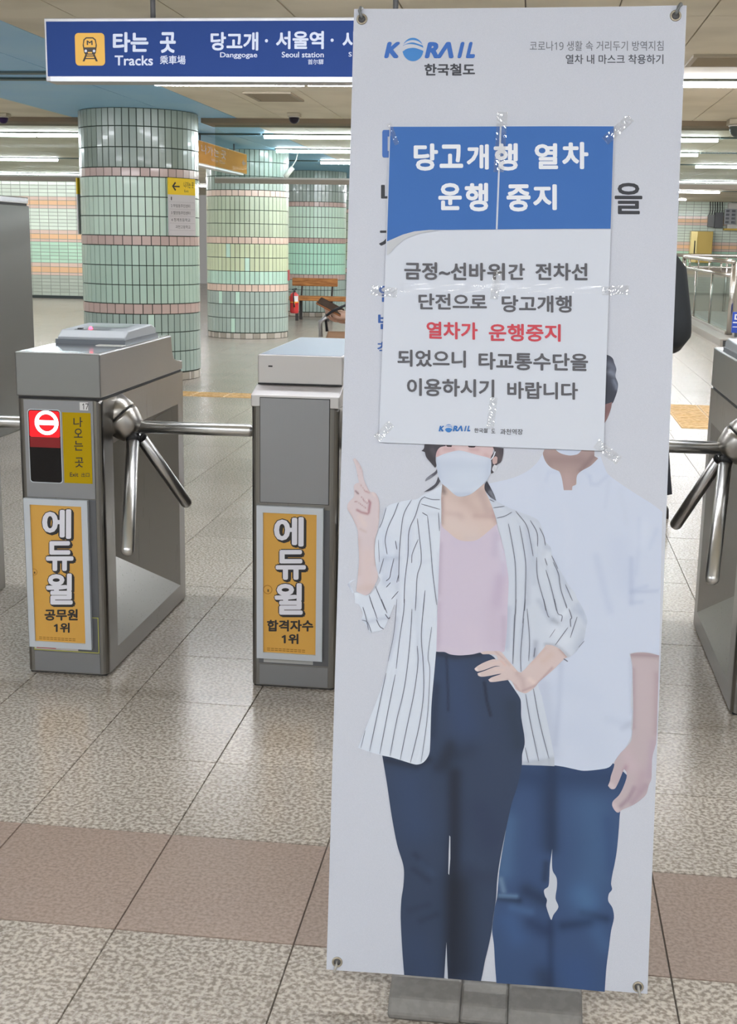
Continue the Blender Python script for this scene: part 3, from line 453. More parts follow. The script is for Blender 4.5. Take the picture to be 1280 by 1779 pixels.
NOTICE_TEXT = [
 ('당',((119.6, -295.1), (164.4, -295.0), (118.0, -245.5)),(226, 230, 238),0.034),
 ('고',((167.2, -290.0), (210.3, -289.9), (165.8, -247.4)),(226, 230, 238),0.034),
 ('개',((216.8, -293.0), (257.2, -292.8), (215.3, -247.3)),(226, 230, 238),0.034),
 ('행',((266.2, -295.0), (310.0, -294.8), (264.5, -245.6)),(226, 230, 238),0.034),
 ('열',((340.1, -292.2), (382.4, -292.0), (338.5, -245.7)),(226, 230, 238),0.034),
 ('차',((389.7, -292.0), (436.7, -291.8), (387.9, -243.3)),(226, 230, 238),0.034),
 ('운',((167.2, -366.8), (210.3, -366.4), (165.7, -317.5)),(226, 230, 238),0.034),
 ('행',((215.8, -368.9), (258.7, -368.6), (214.1, -317.3)),(226, 230, 238),0.034),
 ('중',((292.0, -368.9), (335.5, -368.5), (290.3, -319.8)),(226, 230, 238),0.034),
 ('지',((339.9, -366.1), (382.8, -365.8), (338.2, -319.6)),(226, 230, 238),0.034),
 ('금정~선바',((108.2, -494.1), (258.2, -494.7), (107.2, -461.6)),(92, 92, 98),0.026),
 ('위',((260.8, -494.1), (293.4, -493.7), (259.7, -462.6)),(92, 92, 98),0.026),
 ('간',((299.1, -492.5), (329.5, -492.1), (298.1, -463.1)),(92, 92, 98),0.026),
 ('전차선',((348.7, -492.7), (442.5, -492.1), (347.6, -461.5)),(92, 92, 98),0.026),
 ('단전으로',((136.3, -548.4), (262.3, -547.7), (135.4, -519.3)),(92, 92, 98),0.026),
 ('당고개행',((289.4, -551.7), (416.2, -550.7), (288.3, -520.8)),(92, 92, 98),0.026),
 ('열차가',((153.0, -602.3), (247.3, -602.7), (151.9, -570.6)),(196, 72, 84),0.026),
 ('운행중지',((267.7, -604.9), (398.2, -603.7), (266.6, -573.0)),(196, 72, 84),0.026),
 ('되었으니',((100.6, -654.4), (227.3, -654.3), (99.7, -623.1)),(92, 92, 98),0.026),
 ('타교통수단을',((250.7, -657.2), (449.5, -656.1), (249.6, -625.0)),(92, 92, 98),0.026),
 ('이용하시기',((120.0, -708.3), (281.1, -707.6), (119.0, -675.6)),(92, 92, 98),0.026),
 ('바랍니다',((305.0, -709.3), (433.2, -708.3), (303.9, -678.0)),(92, 92, 98),0.026),
 ('한국철',((246.6, -773.3), (271.0, -772.9), (246.4, -764.8)),(92, 92, 98),0.012),
 ('도',((277.8, -773.3), (285.3, -773.1), (277.5, -765.4)),(92, 92, 98),0.012),
 ('과천역장',((294.6, -775.4), (335.7, -774.7), (294.2, -764.8)),(92, 92, 98),0.012),
]
LOGO_BIG = ([('K', ((57.8, -89.3), (84.5, -89.4), (63.9, -59.9))), ('R', ((132.5, -89.7), (158.6, -89.9), (138.6, -60.5))), ('Λ', ((154.1, -89.8), (185.8, -90.0), (160.1, -60.6))), ('I', ((192.7, -90.1), (199.6, -90.1), (198.6, -60.9))), ('L', ((208.0, -90.2), (224.0, -90.3), (213.9, -61.0)))], [130.3, -73.8, 130.0, -78.5, 128.7, -83.0, 126.5, -87.0, 123.5, -90.4, 119.9, -92.9, 115.9, -94.5, 111.6, -95.0, 107.3, -94.4, 103.1, -92.8, 99.3, -90.2, 96.2, -86.9, 93.7, -82.8, 92.1, -78.3, 91.5, -73.6, 91.9, -68.8, 93.2, -64.3, 95.3, -60.3, 98.3, -57.0, 101.9, -54.5, 106.0, -52.9, 110.3, -52.4, 114.6, -53.0, 118.7, -54.6, 122.5, -57.2, 125.7, -60.5, 128.1, -64.6, 129.7, -69.1], [[87.9, -70.3, 98.2, -64.6, 113.1, -64.7, 129.5, -70.6, 148.4, -83.0, 129.6, -76.0, 113.3, -70.8, 99.7, -72.4, 92.1, -77.2], [90.3, -67.4, 99.3, -59.2, 110.4, -56.8, 121.7, -59.8, 130.6, -67.2, 121.8, -64.2, 110.5, -61.0, 100.6, -62.6]])
LOGO_SMALL = ([('K', ((180.7, -772.6), (190.0, -772.4), (182.8, -762.1))), ('R', ((206.8, -771.9), (215.9, -771.6), (208.9, -761.4))), ('Λ', ((214.3, -771.7), (225.4, -771.4), (216.4, -761.2))), ('I', ((227.9, -771.3), (230.3, -771.3), (230.0, -760.9))), ('L', ((233.2, -771.2), (238.9, -771.0), (235.3, -760.7)))], [206.0, -766.3, 205.9, -768.0, 205.4, -769.6, 204.7, -771.0, 203.6, -772.2, 202.4, -773.2, 201.0, -773.8, 199.5, -774.0, 198.0, -773.9, 196.5, -773.3, 195.2, -772.5, 194.1, -771.3, 193.2, -769.9, 192.7, -768.3, 192.4, -766.6, 192.6, -765.0, 193.0, -763.3, 193.8, -761.9, 194.8, -760.7, 196.1, -759.7, 197.5, -759.1, 199.0, -758.9, 200.5, -759.1, 201.9, -759.6, 203.3, -760.4, 204.4, -761.6, 205.2, -763.0, 205.8, -764.6], [[191.2, -765.5, 194.8, -763.4, 200.0, -763.2, 205.7, -765.2, 212.4, -769.3, 205.8, -767.1, 200.1, -765.4, 195.3, -766.1, 192.7, -767.9], [192.0, -764.5, 195.2, -761.4, 199.0, -760.5, 203.0, -761.4, 206.1, -763.9, 203.0, -763.0, 199.1, -761.9, 195.6, -762.6]])
NOTICE = {'tl': (72.5, -213.3), 'tr': (480.6, -213.3), 'bl': (69.9, -795.9), 'br': (482.9, -800.1), 'st': (274.4, -213.3), 'sb': (278.4, -798.0), 'ml': (72.0, -511.0), 'mr': (481.3, -507.2), 'mc': (278.2, -510.2)}
HEADER = [74.1, -214.9, 479.2, -214.9, 480.3, -398.2, 150.9, -402.8, 124.3, -405.6, 103.2, -411.6, 87.4, -418.7, 74.1, -424.6]
SWOOSH = [74.1, -424.6, 87.4, -418.7, 103.2, -411.6, 124.3, -405.6, 150.9, -402.8, 172.1, -402.6, 135.1, -408.7, 108.7, -418.5, 91.0, -433.4, 78.6, -447.3, 74.4, -450.6]
SEAM = [274.6, -213.8, 277.8, -213.8, 276.8, -401.1, 273.6, -401.1]
SIGN_TEXT = [
 ('타는',((-2.0591, 2.269), (-1.8825, 2.269), (-2.0567, 2.3609)),0.035),
 ('곳',((-1.8256, 2.2658), (-1.7474, 2.2658), (-1.8238, 2.3604)),0.035),
 ('Tracks',((-2.0515, 2.2083), (-1.8609, 2.2085), (-2.0503, 2.2545)),0.02),
 ('乘車場',((-1.8265, 2.2138), (-1.6999, 2.2139), (-1.8258, 2.2545)),0.015),
 ('당고개',((-1.5762, 2.2767), (-1.3444, 2.2766), (-1.5755, 2.3599)),0.03),
 ('서울역',((-1.2586, 2.283), (-1.0289, 2.2829), (-1.2588, 2.3638)),0.03),
 ('사',((-0.9396, 2.2828), (-0.8656, 2.2828), (-0.9406, 2.3623)),0.03),
 ('Danggogae',((-1.5301, 2.2389), (-1.3492, 2.2389), (-1.5299, 2.2689)),0.015),
 ('Seoul station',((-1.2307, 2.2454), (-1.0286, 2.2455), (-1.2308, 2.2713)),0.015),
 ('首尔驛',((-1.1043, 2.2138), (-1.0296, 2.2139), (-1.1045, 2.2377)),0.01),
 ('S',((-0.9103, 2.2493), (-0.8952, 2.2493), (-0.9106, 2.2699)),0.015),
]
SIGN = {'tl': (-2.39, 2.4103), 'bl': (-2.3997, 2.1587), 'bb': (-2.4006, 2.1346), 'tt': (-2.3896, 2.4208), 'ptl': (-2.2473, 2.3574), 'pbr': (-2.0991, 2.2078), 'd1': (-1.3045, 2.3206), 'd2': (-0.9895, 2.3227)}
AD_TEXT = {0: [('에', ((0.0709, 0.4564), (0.1676, 0.4611), (0.0747, 0.5532))), ('듀', ((0.0797, 0.3506), (0.1717, 0.3554), (0.0835, 0.4495))), ('윌', ((0.0753, 0.2379), (0.1654, 0.2429), (0.0793, 0.342))), ('공무원', ((0.068, 0.1833), (0.1804, 0.1897), (0.0695, 0.2221))), ('𝟣위', ((0.0976, 0.1436), (0.1517, 0.1468), (0.0988, 0.1773)))], 1: [('에', ((0.075, 0.468), (0.1691, 0.4726), (0.0749, 0.5619))), ('듀', ((0.0807, 0.3606), (0.1766, 0.3657), (0.0805, 0.4571))), ('윌', ((0.0772, 0.246), (0.1676, 0.2511), (0.077, 0.3492))), ('합격자수', ((0.0527, 0.1889), (0.2015, 0.1975), (0.0527, 0.2274))), ('𝟣위', ((0.0998, 0.1498), (0.1544, 0.153), (0.0997, 0.1838)))]}
EXIT_TEXT = [('나', ((0.1846, 0.8204), (0.2145, 0.8214), (0.1856, 0.8518))), ('오', ((0.1853, 0.7867), (0.2134, 0.7878), (0.1863, 0.8157))), ('는', ((0.1848, 0.7456), (0.2139, 0.7468), (0.1859, 0.7771))), ('곳', ((0.1855, 0.6919), (0.213, 0.693), (0.1866, 0.7237))), ('Exit', ((0.1679, 0.6616), (0.1956, 0.6628), (0.1683, 0.6751))), ('出口', ((0.2056, 0.6623), (0.2319, 0.6634), (0.206, 0.6756))), ('𝟣𝟩', ((0.2153, 0.8766), (0.2349, 0.8773), (0.2159, 0.8956)))]
TAPES = {'top_seam': ([(278.8, -189.4), (275.2, -297.7)], 19, 0.0016), 'corner_r': ([(508.8, -200.0), (464.2, -242.2)], 17, 0.0018), 'corner_l': ([(71.3, -209.1), (87.4, -247.9)], 9, 0.0014), 'left': ([(47.3, -514.6), (95.8, -519.2)], 18, 0.0012), 'mid': ([(95.5, -509.6), (474.1, -507.3)], 17, 0.0004), 'right': ([(469.0, -510.5), (517.4, -507.8)], 16, 0.0015), 'seam_mid': ([(280.2, -475.5), (274.6, -528.1)], 15, 0.0013), 'seam_low': ([(280.6, -707.3), (275.2, -765.8)], 14, 0.0012), 'bl': ([(66.4, -789.6), (92.5, -760.0)], 16, 0.001), 'br': ([(468.9, -786.8), (511.5, -817.1)], 18, 0.0008)}


# ------------------------------------------------------------------ structure: floor
TX, TY, OX, OY = 0.3783, 0.43107, -1.1832, 2.29545
ROOM = (-13.0, 9.0, -6.0, 37.4)
CEIL = 2.57
granite = speckle(mat('grey_granite', (170, 165, 158), 0.22, spec=0.6), (135, 126, 116), (194, 186, 175), 100.0, 1.03, bump=0.05, detail=4, lo=0.40, hi=0.60, rnd=0.05, big=0.06)
granite_brown = speckle(mat('brown_granite', (168, 148, 132), 0.4, spec=0.45), (142, 123, 111), (170, 150, 137), 120.0, 0.83, bump=0.04, detail=4, lo=0.36, hi=0.62, rnd=0.04, big=0.05)
grout = mat('floor_joint', (84, 78, 70), 0.8)
floor = box('floor', (ROOM[0], ROOM[2], -0.12), (ROOM[1], ROOM[3], -0.004), grout)
tag(floor, 'grey speckled granite floor of large tiles with thin dark joints', None, None, 'structure')

def tile_mesh(name, w, h, d, g, ch):
    """upright frustum tile: back w x h, proud by d, chamfered front edges"""
    x, y = w / 2 - g, h / 2 - g
    v = [(-x, -y, 0), (x, -y, 0), (x, y, 0), (-x, y, 0), (-x + ch, -y + ch, d), (x - ch, -y + ch, d), (x - ch, y - ch, d), (-x + ch, y - ch, d)]
    f = [(4, 5, 6, 7), (0, 1, 5, 4), (1, 2, 6, 5), (2, 3, 7, 6), (3, 0, 4, 7)]
    return v, f

tv, tf = tile_mesh('floor_tile', TX, TY, 0.004, 0.0011, 0.0009)
slab = mesh('floor_tile', tv, tf); slab.materials.append(granite)
slab_b = mesh('floor_tile_brown', tv, tf); slab_b.materials.append(granite_brown)
near = []
rest_v, rest_f = [], []
c0, c1 = int((ROOM[0] - OX) / TX), int((ROOM[1] - OX) / TX)
r0, r1 = int((ROOM[2] - OY) / TY), int((ROOM[3] - OY) / TY)
def in_near(cx, cy):
    return 1.3 < cy < 9.4 and -0.48 * cy - 0.35 < cx < 0.22 * cy + 0.35
for r in range(r0, r1):
    for c in range(c0, c1):
        x, y = OX + (c + 0.5) * TX, OY + (r + 0.5) * TY
        if in_near(x, y) and len(near) < 298:
            o = link('floor_tile', slab_b if r == 0 else slab, floor, (x, y, -0.004 + random.uniform(-0.0003, 0.0003)))
            near.append(o)
        else:
            b = len(rest_v)
            rest_v += [(x + p[0], y + p[1], -0.004 + p[2]) for p in tv]
            rest_f += [tuple(i + b for i in q) for q in tf]
o = link('floor_tile_field', mesh('floor_tile_field', rest_v, rest_f), floor, m=granite)
o['kind'] = 'stuff'

# tactile paving
tact = speckle(mat('tactile_yellow', (220, 184, 128), 0.55), (205, 165, 105), (226, 190, 134), 30.0, 1.0, big=0.04)
def tactile(x0, x1, y0, y1, nx, ny):
    w, h = (x1 - x0) / nx, (y1 - y0) / ny
    v, f = tile_mesh('t', w, h, 0.006, 0.003, 0.004)
    bm = bmesh.new()
    vs = [bm.verts.new(p) for p in v]
    for q in f: bm.faces.new([vs[i] for i in q])
    for k in range(4):
        yy = -h / 2 + h * (k + 0.5) / 4
        add_box(bm, (-w / 2 + 0.02, yy - 0.012, 0.006), (w / 2 - 0.02, yy + 0.012, 0.009))
    me = bm_mesh('tactile_tile', bm); me.materials.append(tact)
    for i in range(nx):
        for j in range(ny):
            link('tactile_tile', me, floor, (x0 + w * (i + 0.5), y0 + h * (j + 0.5), 0.0))
tactile(-3.6, 1.2, 10.98, 11.28, 16, 1)
tactile(1.2, 3.0, 10.78, 11.52, 6, 2)
tactile(1.2, 2.4, 10.04, 10.77, 4, 2)

# ------------------------------------------------------------------ structure: ceiling
beige = speckle(mat('beige_panel', (178, 170, 150), 0.6), (182, 176, 158), (195, 189, 172), 1.2, 1.5, detail=3, rnd=0.03)
blue = speckle(mat('blue_panel', (96, 140, 176), 0.5), (104, 144, 172), (120, 158, 184), 1.0, 2.2, detail=2, rnd=0.02)
seam = mat('ceiling_joint', (120, 112, 98), 0.8)
ceiling = box('ceiling', (ROOM[0], ROOM[2], CEIL + 0.014), (ROOM[1], ROOM[3], CEIL + 0.2), seam)
tag(ceiling, 'beige panel ceiling crossed by a wide blue band above the columns', None, None, 'structure')
XS = [-13.0, -12.0, -10.8, -9.6, -8.4, -7.2, -6.0, -5.37, -4.75, -3.56, -3.03, -2.55, -1.945, -1.335, -0.73, -0.1, 0.37, 0.84, 1.45, 2.06, 2.7, 3.9, 5.1, 6.3, 7.5, 9.0]
YS = [-6.0, -3.4, -0.8, 1.8, 4.5, 7.1, 9.6, 12.85, 13.45, 15.15, 17.7, 20.3, 22.9, 25.5, 28.0, 30.2, 32.9, 35.5, 37.4]
pv, pf, bv, bf = [], [], [], []
for i in range(len(XS) - 1):
    for j in range(len(YS) - 1):
        x0, x1, y0, y1 = XS[i], XS[i + 1], YS[j], YS[j + 1]
        is_blue = -4.76 < (x0 + x1) / 2 < -3.02
        if 4.0 < (y0 + y1) / 2 < 16 and -6.1 < x0 < 2.8:
            g = 0.004
            v = [(g - (x1 - x0) / 2, g - (y1 - y0) / 2, 0), ((x1 - x0) / 2 - g, g - (y1 - y0) / 2, 0), ((x1 - x0) / 2 - g, (y1 - y0) / 2 - g, 0), (g - (x1 - x0) / 2, (y1 - y0) / 2 - g, 0)]
            v += [(a, b, 0.014) for a, b, c in v]
            me = mesh('ceiling_panel', v, [(0, 3, 2, 1), (0, 1, 5, 4), (1, 2, 6, 5), (2, 3, 7, 6), (3, 0, 4, 7)])
            me.materials.append(blue if is_blue else beige)
            link('ceiling_panel', me, ceiling, ((x0 + x1) / 2, (y0 + y1) / 2, CEIL + random.uniform(0, 0.0025)))
        else:
            V, F = (bv, bf) if is_blue else (pv, pf)
            b = len(V)
            V += [(x0 + 0.004, y0 + 0.004, CEIL), (x1 - 0.004, y0 + 0.004, CEIL), (x1 - 0.004, y1 - 0.004, CEIL), (x0 + 0.004, y1 - 0.004, CEIL)]
            V += [(x0 + 0.004, y0 + 0.004, CEIL + 0.014), (x1 - 0.004, y0 + 0.004, CEIL + 0.014), (x1 - 0.004, y1 - 0.004, CEIL + 0.014), (x0 + 0.004, y1 - 0.004, CEIL + 0.014)]
            F += [(b, b + 3, b + 2, b + 1), (b, b + 1, b + 5, b + 4), (b + 1, b + 2, b + 6, b + 5), (b + 2, b + 3, b + 7, b + 6), (b + 3, b, b + 4, b + 7)]
for nm, V, F, m in (('ceiling_panel_field', pv, pf, beige), ('blue_panel_field', bv, bf, blue)):
    o = link(nm, mesh(nm, V, F), ceiling, m=m); o['kind'] = 'stuff'
# downstand across the hall carrying the smoke barrier
dst = mat('downstand_brown', (132, 118, 98), 0.7)
t = boxes('trim_1', [((ROOM[0], 12.95, CEIL - 0.045), (-4.4, 13.45, CEIL + 0.01)), ((-3.4, 12.95, CEIL - 0.045), (ROOM[1], 13.45, CEIL + 0.01))], dst)
tag(t, 'brown downstand beam running across the ceiling behind the first column', None, None, 'structure')

# ------------------------------------------------------------------ structure: walls
plain = mat('plain_wall', (190, 190, 180), 0.6)
w = box('wall_left', (ROOM[0] - 0.2, ROOM[2], 0), (ROOM[0], ROOM[3], CEIL + 0.2), plain); tag(w, 'plain pale wall on the far left of the hall', kind='structure')
w = box('wall_right', (ROOM[1], ROOM[2], 0), (ROOM[1] + 0.2, ROOM[3], CEIL + 0.2), plain); tag(w, 'plain pale wall on the right of the hall', kind='structure')
w = box('wall_front', (ROOM[0], ROOM[2] - 0.2, 0), (ROOM[1], ROOM[2], CEIL + 0.2), plain); tag(w, 'plain pale wall behind the viewer', kind='structure')
BANDS = [(0.061, 0.497, 6, 'tile_grey'), (0.497, 0.559, 1, 'tile_pink'), (0.559, 0.683, 1, 'tile_orange'), (0.683, 0.77, 1, 'tile_pink'), (0.77, 1.214, 6, 'tile_aqua'),
         (1.214, 1.275, 1, 'tile_pink'), (1.275, 1.385, 1, 'tile_orange'), (1.385, 1.471, 1, 'tile_pink'), (1.471, 1.922, 6, 'tile_mint'), (1.922, 1.995, 1, 'tile_pink'),
         (1.995, 2.098, 1, 'tile_orange'), (2.098, 2.177, 1, 'tile_pink'), (2.177, 2.57, 5, 'tile_mint')]
def tmat(name, rgb, rough=0.28, k=1.0):
    m = mat(name, rgb, rough, k=k, coat=0.2)
    oi = N(m, 'ShaderNodeObjectInfo')
    mr = N(m, 'ShaderNodeMapRange'); mr.inputs['To Min'].default_value = 0.93; mr.inputs['To Max'].default_value = 1.06
    L(m, oi.outputs['Random'], mr.inputs['Value'])
    mx = N(m, 'ShaderNodeMix', data_type='RGBA', blend_type='MULTIPLY'); mx.inputs['Factor'].default_value = 1
    mx.inputs['A'].default_value = (*lin(rgb, k), 1)
    L(m, mr.outputs['Result'], mx.inputs['B']); L(m, mx.outputs['Result'], bsdf(m).inputs['Base Color'])
    return m
WT = {'tile_grey': tmat('tile_grey', (168, 178, 168), k=1.3), 'tile_pink': tmat('tile_pink', (206, 184, 172), k=1.3), 'tile_orange': tmat('tile_orange', (222, 184, 144), k=1.3),
      'tile_aqua': tmat('tile_aqua', (176, 208, 188), k=1.3), 'tile_mint': tmat('tile_mint', (214, 226, 214), k=1.3)}
wall_grout = mat('wall_joint', (150, 156, 148), 0.8)
def tiled_wall(name, label, x0, x1, y, single=None, pitch=0.208):
    """wall facing the viewer (towards -y); tiles inside `single` are objects of their own"""
    root = box(name, (x0, y, 0), (x1, y + 0.25, CEIL + 0.014), wall_grout)
    tag(root, label, kind='structure')
    fld = {}
    shared = {}
    n = int((x1 - x0) / pitch)
    for zb, zt, rows, mname in BANDS:
        h = (zt - zb) / rows
        v, f = tile_mesh('wall_tile', pitch, h, 0.006, 0.004, 0.002)
        v = [(p[0], -p[2], p[1]) for p in v]
        key = (round(h, 4), mname)
        if key not in shared:
            shared[key] = mesh('wall_tile', v, f); shared[key].materials.append(WT[mname])
        for i in range(n):
            cx = x0 + (i + 0.5) * pitch
            for r in range(rows):
                cz = zb + (r + 0.5) * h
                if single and single[0] < cx < single[1]:
                    link('wall_tile', shared[key], root, (cx, y, cz))
                else:
                    V, F = fld.setdefault(mname, ([], []))
                    b = len(V)
                    V += [(cx + p[0], y + p[1], cz + p[2]) for p in v]; F += [tuple(k + b for k in q) for q in f]
    for mname, (V, F) in fld.items():
        o = link('wall_' + mname + '_field', mesh('f', V, F), root, m=WT[mname]); o['kind'] = 'stuff'
    return root
tiled_wall('wall_partition', 'tiled wall striped mint, aqua and orange behind the first column', -13.0, -8.32, 27.0, (-11.15, -9.6))
tiled_wall('wall_back', 'far tiled wall with mint rows and orange bands at the end of the hall', -8.32, 9.0, 37.15)
bb = box('baseboard_partition', (-13.0, 26.97, 0), (-8.32, 27.0, 0.06), mat('dark_baseboard', (52, 62, 62), 0.5)); tag(bb, 'dark green baseboard under the striped tile wall', kind='structure')
bb = box('baseboard_back', (-8.32, 37.12, 0), (9.0, 37.15, 0.06), MATS['dark_baseboard']); tag(bb, 'dark baseboard along the far wall', kind='structure')

# ------------------------------------------------------------------ ceiling strip lights
tube_m = emissive('lit_tube', (244, 247, 253), TUBE_POWER)
housing_m = mat('light_channel', (118, 122, 114), 0.5)
ORD = ['first', 'second', 'third', 'fourth', 'fifth', 'sixth', 'seventh', 'eighth', 'ninth', 'tenth', 'eleventh', 'twelfth', 'thirteenth', 'fourteenth', 'fifteenth', 'sixteenth']
ROWS = [(-4.6, [(-9, 6)], 'ceiling row farthest behind the viewer'), (-0.4, [(-9, 6)], 'ceiling row just behind the viewer'), (4.6, [(-9, -4.9), (-2.95, 6)], 'ceiling row above the turnstiles'),
        (9.75, [(-8.9, -4.9), (-2.93, 6.5)], 'ceiling row nearest the viewer in view'), (14.87, [(-9.5, -4.7), (-3.17, 1.97), (3.2, 8.1)], 'partly added ceiling row just behind the downstand beam'),  # last stretch here is unseen, added to brighten the far hall
        (17.3, [(-12.5, -8.8), (-3.52, 2.05), (3.4, 8.3)], 'partly added second ceiling row behind the downstand beam'), (19.85, [(-12.4, -7.53), (-3.34, 1.6), (2.3, 7.2)], 'partly added third ceiling row behind the downstand beam'),  # second row's outer ends and third row's hidden middle added as extra light
        (24.9, [(-12.7, -6.7), (-1.0, 7.4)], 'fourth ceiling row behind the downstand beam'), (29.6, [(-8.1, -6.9), (-2.5, 4.03)], 'fifth ceiling row behind the downstand beam'), (34.7, [(-7, 3.88)], 'ceiling row closest to the far wall')]
tube_cache = {}
for ry, ranges, rowname in ROWS:
    k = 0
    # grey channel along the whole row
    for a, b in ranges:
        n = max(1, round((b - a) / 1.22)); w = (b - a) / n
        for i in range(n):
            key = round(w, 3)
            if key not in tube_cache:
                bm = bmesh.new(); prof = [(-0.036, 0.0), (-0.034, -0.02), (-0.02, -0.034), (0.02, -0.034), (0.034, -0.02), (0.036, 0.0)]
                ends = []
                for s in (-1, 1):
                    ends.append([bm.verts.new((s * (w / 2 - 0.018), p[0], p[1])) for p in prof])
                for j in range(5): bm.faces.new((ends[0][j], ends[0][j + 1], ends[1][j + 1], ends[1][j]))
                bm.faces.new(ends[0]); bm.faces.new(ends[1])
                tm = bm_mesh('tube', bm); tm.materials.append(tube_m)
                bm = bmesh.new(); add_box(bm, (-w / 2 + 0.001, -0.05, 0), (w / 2 - 0.001, 0.05, 0.018))
                hm = bm_mesh('housing', bm); hm.materials.append(housing_m)
                tube_cache[key] = (tm, hm)
            tm, hm = tube_cache[key]
            nm = ORD[min(k, 15)]
            root = empty('strip_light', (a + w * (i + 0.5), ry, CEIL - 0.018), '%s strip light from left in the %s' % (nm, rowname), 'ceiling light', 'fluorescent strip lights')
            link('tube', tm, root); link('housing', hm, root)
            k += 1
# unlit stretches of channel that go on past the tubes
chans = [(14.87, 1.98, 3.19), (19.85, -7.52, -3.36), (19.85, 1.61, 2.29), (17.3, 2.07, 3.38), (9.75, -4.88, -2.95), (9.38, -4.75, -3.03), (29.6, 4.05, 8.0), (14.87, -4.68, -3.19)]
for i, (cy, a, b) in enumerate(chans):
    lab = ['unlit grey light channel right of the tubes behind the beam', 'unlit grey channel between the lit stretches of the third row left', 'unlit grey channel in the middle of the third row', 'unlit grey channel right end of second row',
           'dark channel crossing the blue ceiling band beside the hanging sign, farther one', 'dark channel crossing the blue ceiling band beside the hanging sign, nearer one', 'unlit grey channel right end of the fifth row', 'dark channel crossing the blue band behind the first column'][i]
    o = box('light_channel', (a, cy - 0.04, CEIL - 0.014), (b, cy + 0.04, CEIL), mat('dark_channel', (86, 104, 104), 0.6)); tag(o, lab, 'light channel', 'unlit ceiling channels')

# ------------------------------------------------------------------ tiled round columns
R_COL = 0.58
def shade(rgb, d): return tuple(max(0, min(255, c + d)) for c in rgb)
CT = {}
def cmat(rgb):
    key = 'column_tile_%d_%d_%d' % rgb
    if key not in CT: CT[key] = tmat(key, rgb, 0.22, 1.5)
    return CT[key]
ROWZ = [(0.085, 0.289), (0.289, 0.478), (0.478, 0.655), 'p', (0.754, 0.934), (0.934, 1.119), (1.119, 1.308), 'p', (1.40, 1.581), (1.581, 1.762), (1.762, 1.947), 'p', (2.031, 2.216), (2.216, 2.406), (2.406, 2.57)]
def column(x, y, label, pal, single, arc=58):
    root = empty('tiled_column', (x, y, 0), label, 'column', 'tiled columns')
    face = math.atan2(-y, -x)                    # towards the viewer
    core = lathe('core', [(R_COL - 0.006, 0.0), (R_COL - 0.006, CEIL)], mat('column_joint', (52, 64, 56), 0.8), root, 48, smooth=True)
    # stone plinth pieces
    bm = bmesh.new()
    stone_a, stone_b = mat('plinth_light', (206, 200, 190), 0.35), mat('plinth_dark', (168, 160, 148), 0.35)
    rnd = random.Random(int(x * 100) + int(y * 10))
    k = 0; a = 0.0
    while a < 2 * math.pi - 0.02:
        da = min(rnd.choice((0.07, 0.12, 0.18, 0.22)), 2 * math.pi - a)
        v, f = tile_mesh('plinth_stone', R_COL * da, 0.078, 0.006, 0.002, 0.002)
        me = mesh('plinth_stone', [(p[2], p[0], p[1]) for p in v], f); me.materials.append(stone_a if k % 2 else stone_b)
        d = (a + da / 2 - face + math.pi) % (2 * math.pi) - math.pi
        if abs(d) < 1.4:
            o = link('plinth_stone', me, root, ((R_COL - 0.006) * math.cos(a + da / 2), (R_COL - 0.006) * math.sin(a + da / 2), 0.04)); o.rotation_euler = (0, 0, a + da / 2)
        a += da; k += 1
    fld = {}
    gi = 0
    for r, row in enumerate(ROWZ):
        if row == 'p':
            z0, z1 = ROWZ[r - 1][1], ROWZ[r + 1][0]; n = 40; rgb = pal[4]; gi += 1
        else:
            z0, z1 = row; n = 53; rgb = pal[gi]
            if isinstance(rgb, list): rgb = rgb[(r - gi) % 3]
        wdt = 2 * math.pi * R_COL / n
        v, f = tile_mesh('tile', wdt, z1 - z0, 0.006, 0.0034, 0.0015)
        v = [(p[2], p[0], p[1]) for p in v]
        m = cmat(rgb)
        me = mesh('column_tile', v, f); me.materials.append(m)
        odd = None
        for i in range(n):
            a = 2 * math.pi * (i + 0.5) / n
            d = (a - face + math.pi) % (2 * math.pi) - math.pi
            cz = (z0 + z1) / 2; px, py = (R_COL - 0.006) * math.cos(a), (R_COL - 0.006) * math.sin(a)
            if single and abs(math.degrees(d)) < arc:
                use = me
                if row != 'p' and rnd.random() < 0.02:
                    if odd is None: odd = me.copy(); odd.materials[0] = cmat(shade(pal[1] if not isinstance(pal[1], list) else pal[1][0], 14))
                    use = odd
                o = link('column_tile', use, root, (px, py, cz)); o.rotation_euler = (0, 0, a)
            else:
                V, F = fld.setdefault(m.name, ([], []))
                b = len(V); ca, sa = math.cos(a), math.sin(a)
                V += [(px + p[0] * ca - p[1] * sa, py + p[0] * sa + p[1] * ca, cz + p[2]) for p in v]; F += [tuple(k2 + b for k2 in q) for q in f]
    for mn, (V, F) in fld.items():
        o = link('tile_cladding', mesh('tile_cladding', V, F), root, m=MATS[mn]); o['kind'] = 'stuff'
    return root
pink = (172, 152, 146)
PAL1 = [(140, 156, 149), (160, 182, 170), (174, 192, 179), (124, 135, 127), pink]  # top groups of all palettes darkened to paint in weaker light up there
PAL2 = [(146, 160, 153), [(164, 192, 177), (177, 186, 156), (177, 186, 156)], (163, 174, 152), (134, 148, 138), (190, 170, 156)]
PAL3 = [(144, 160, 154), (164, 206, 186), (174, 196, 180), (134, 145, 138), (172, 150, 142)]
column(-3.91, 12.5, 'nearest green tiled round column with the yellow exit sign on it', PAL1, True)
column(-4.06, 18.0, 'yellow-green tiled round column with a fire extinguisher at its side', PAL2, True)
column(-4.02, 23.35, 'mint tiled round column behind the wooden bench', PAL3, False)
column(-3.95, 28.75, 'farthest tiled round column, partly hidden behind the banner', PAL2, False)

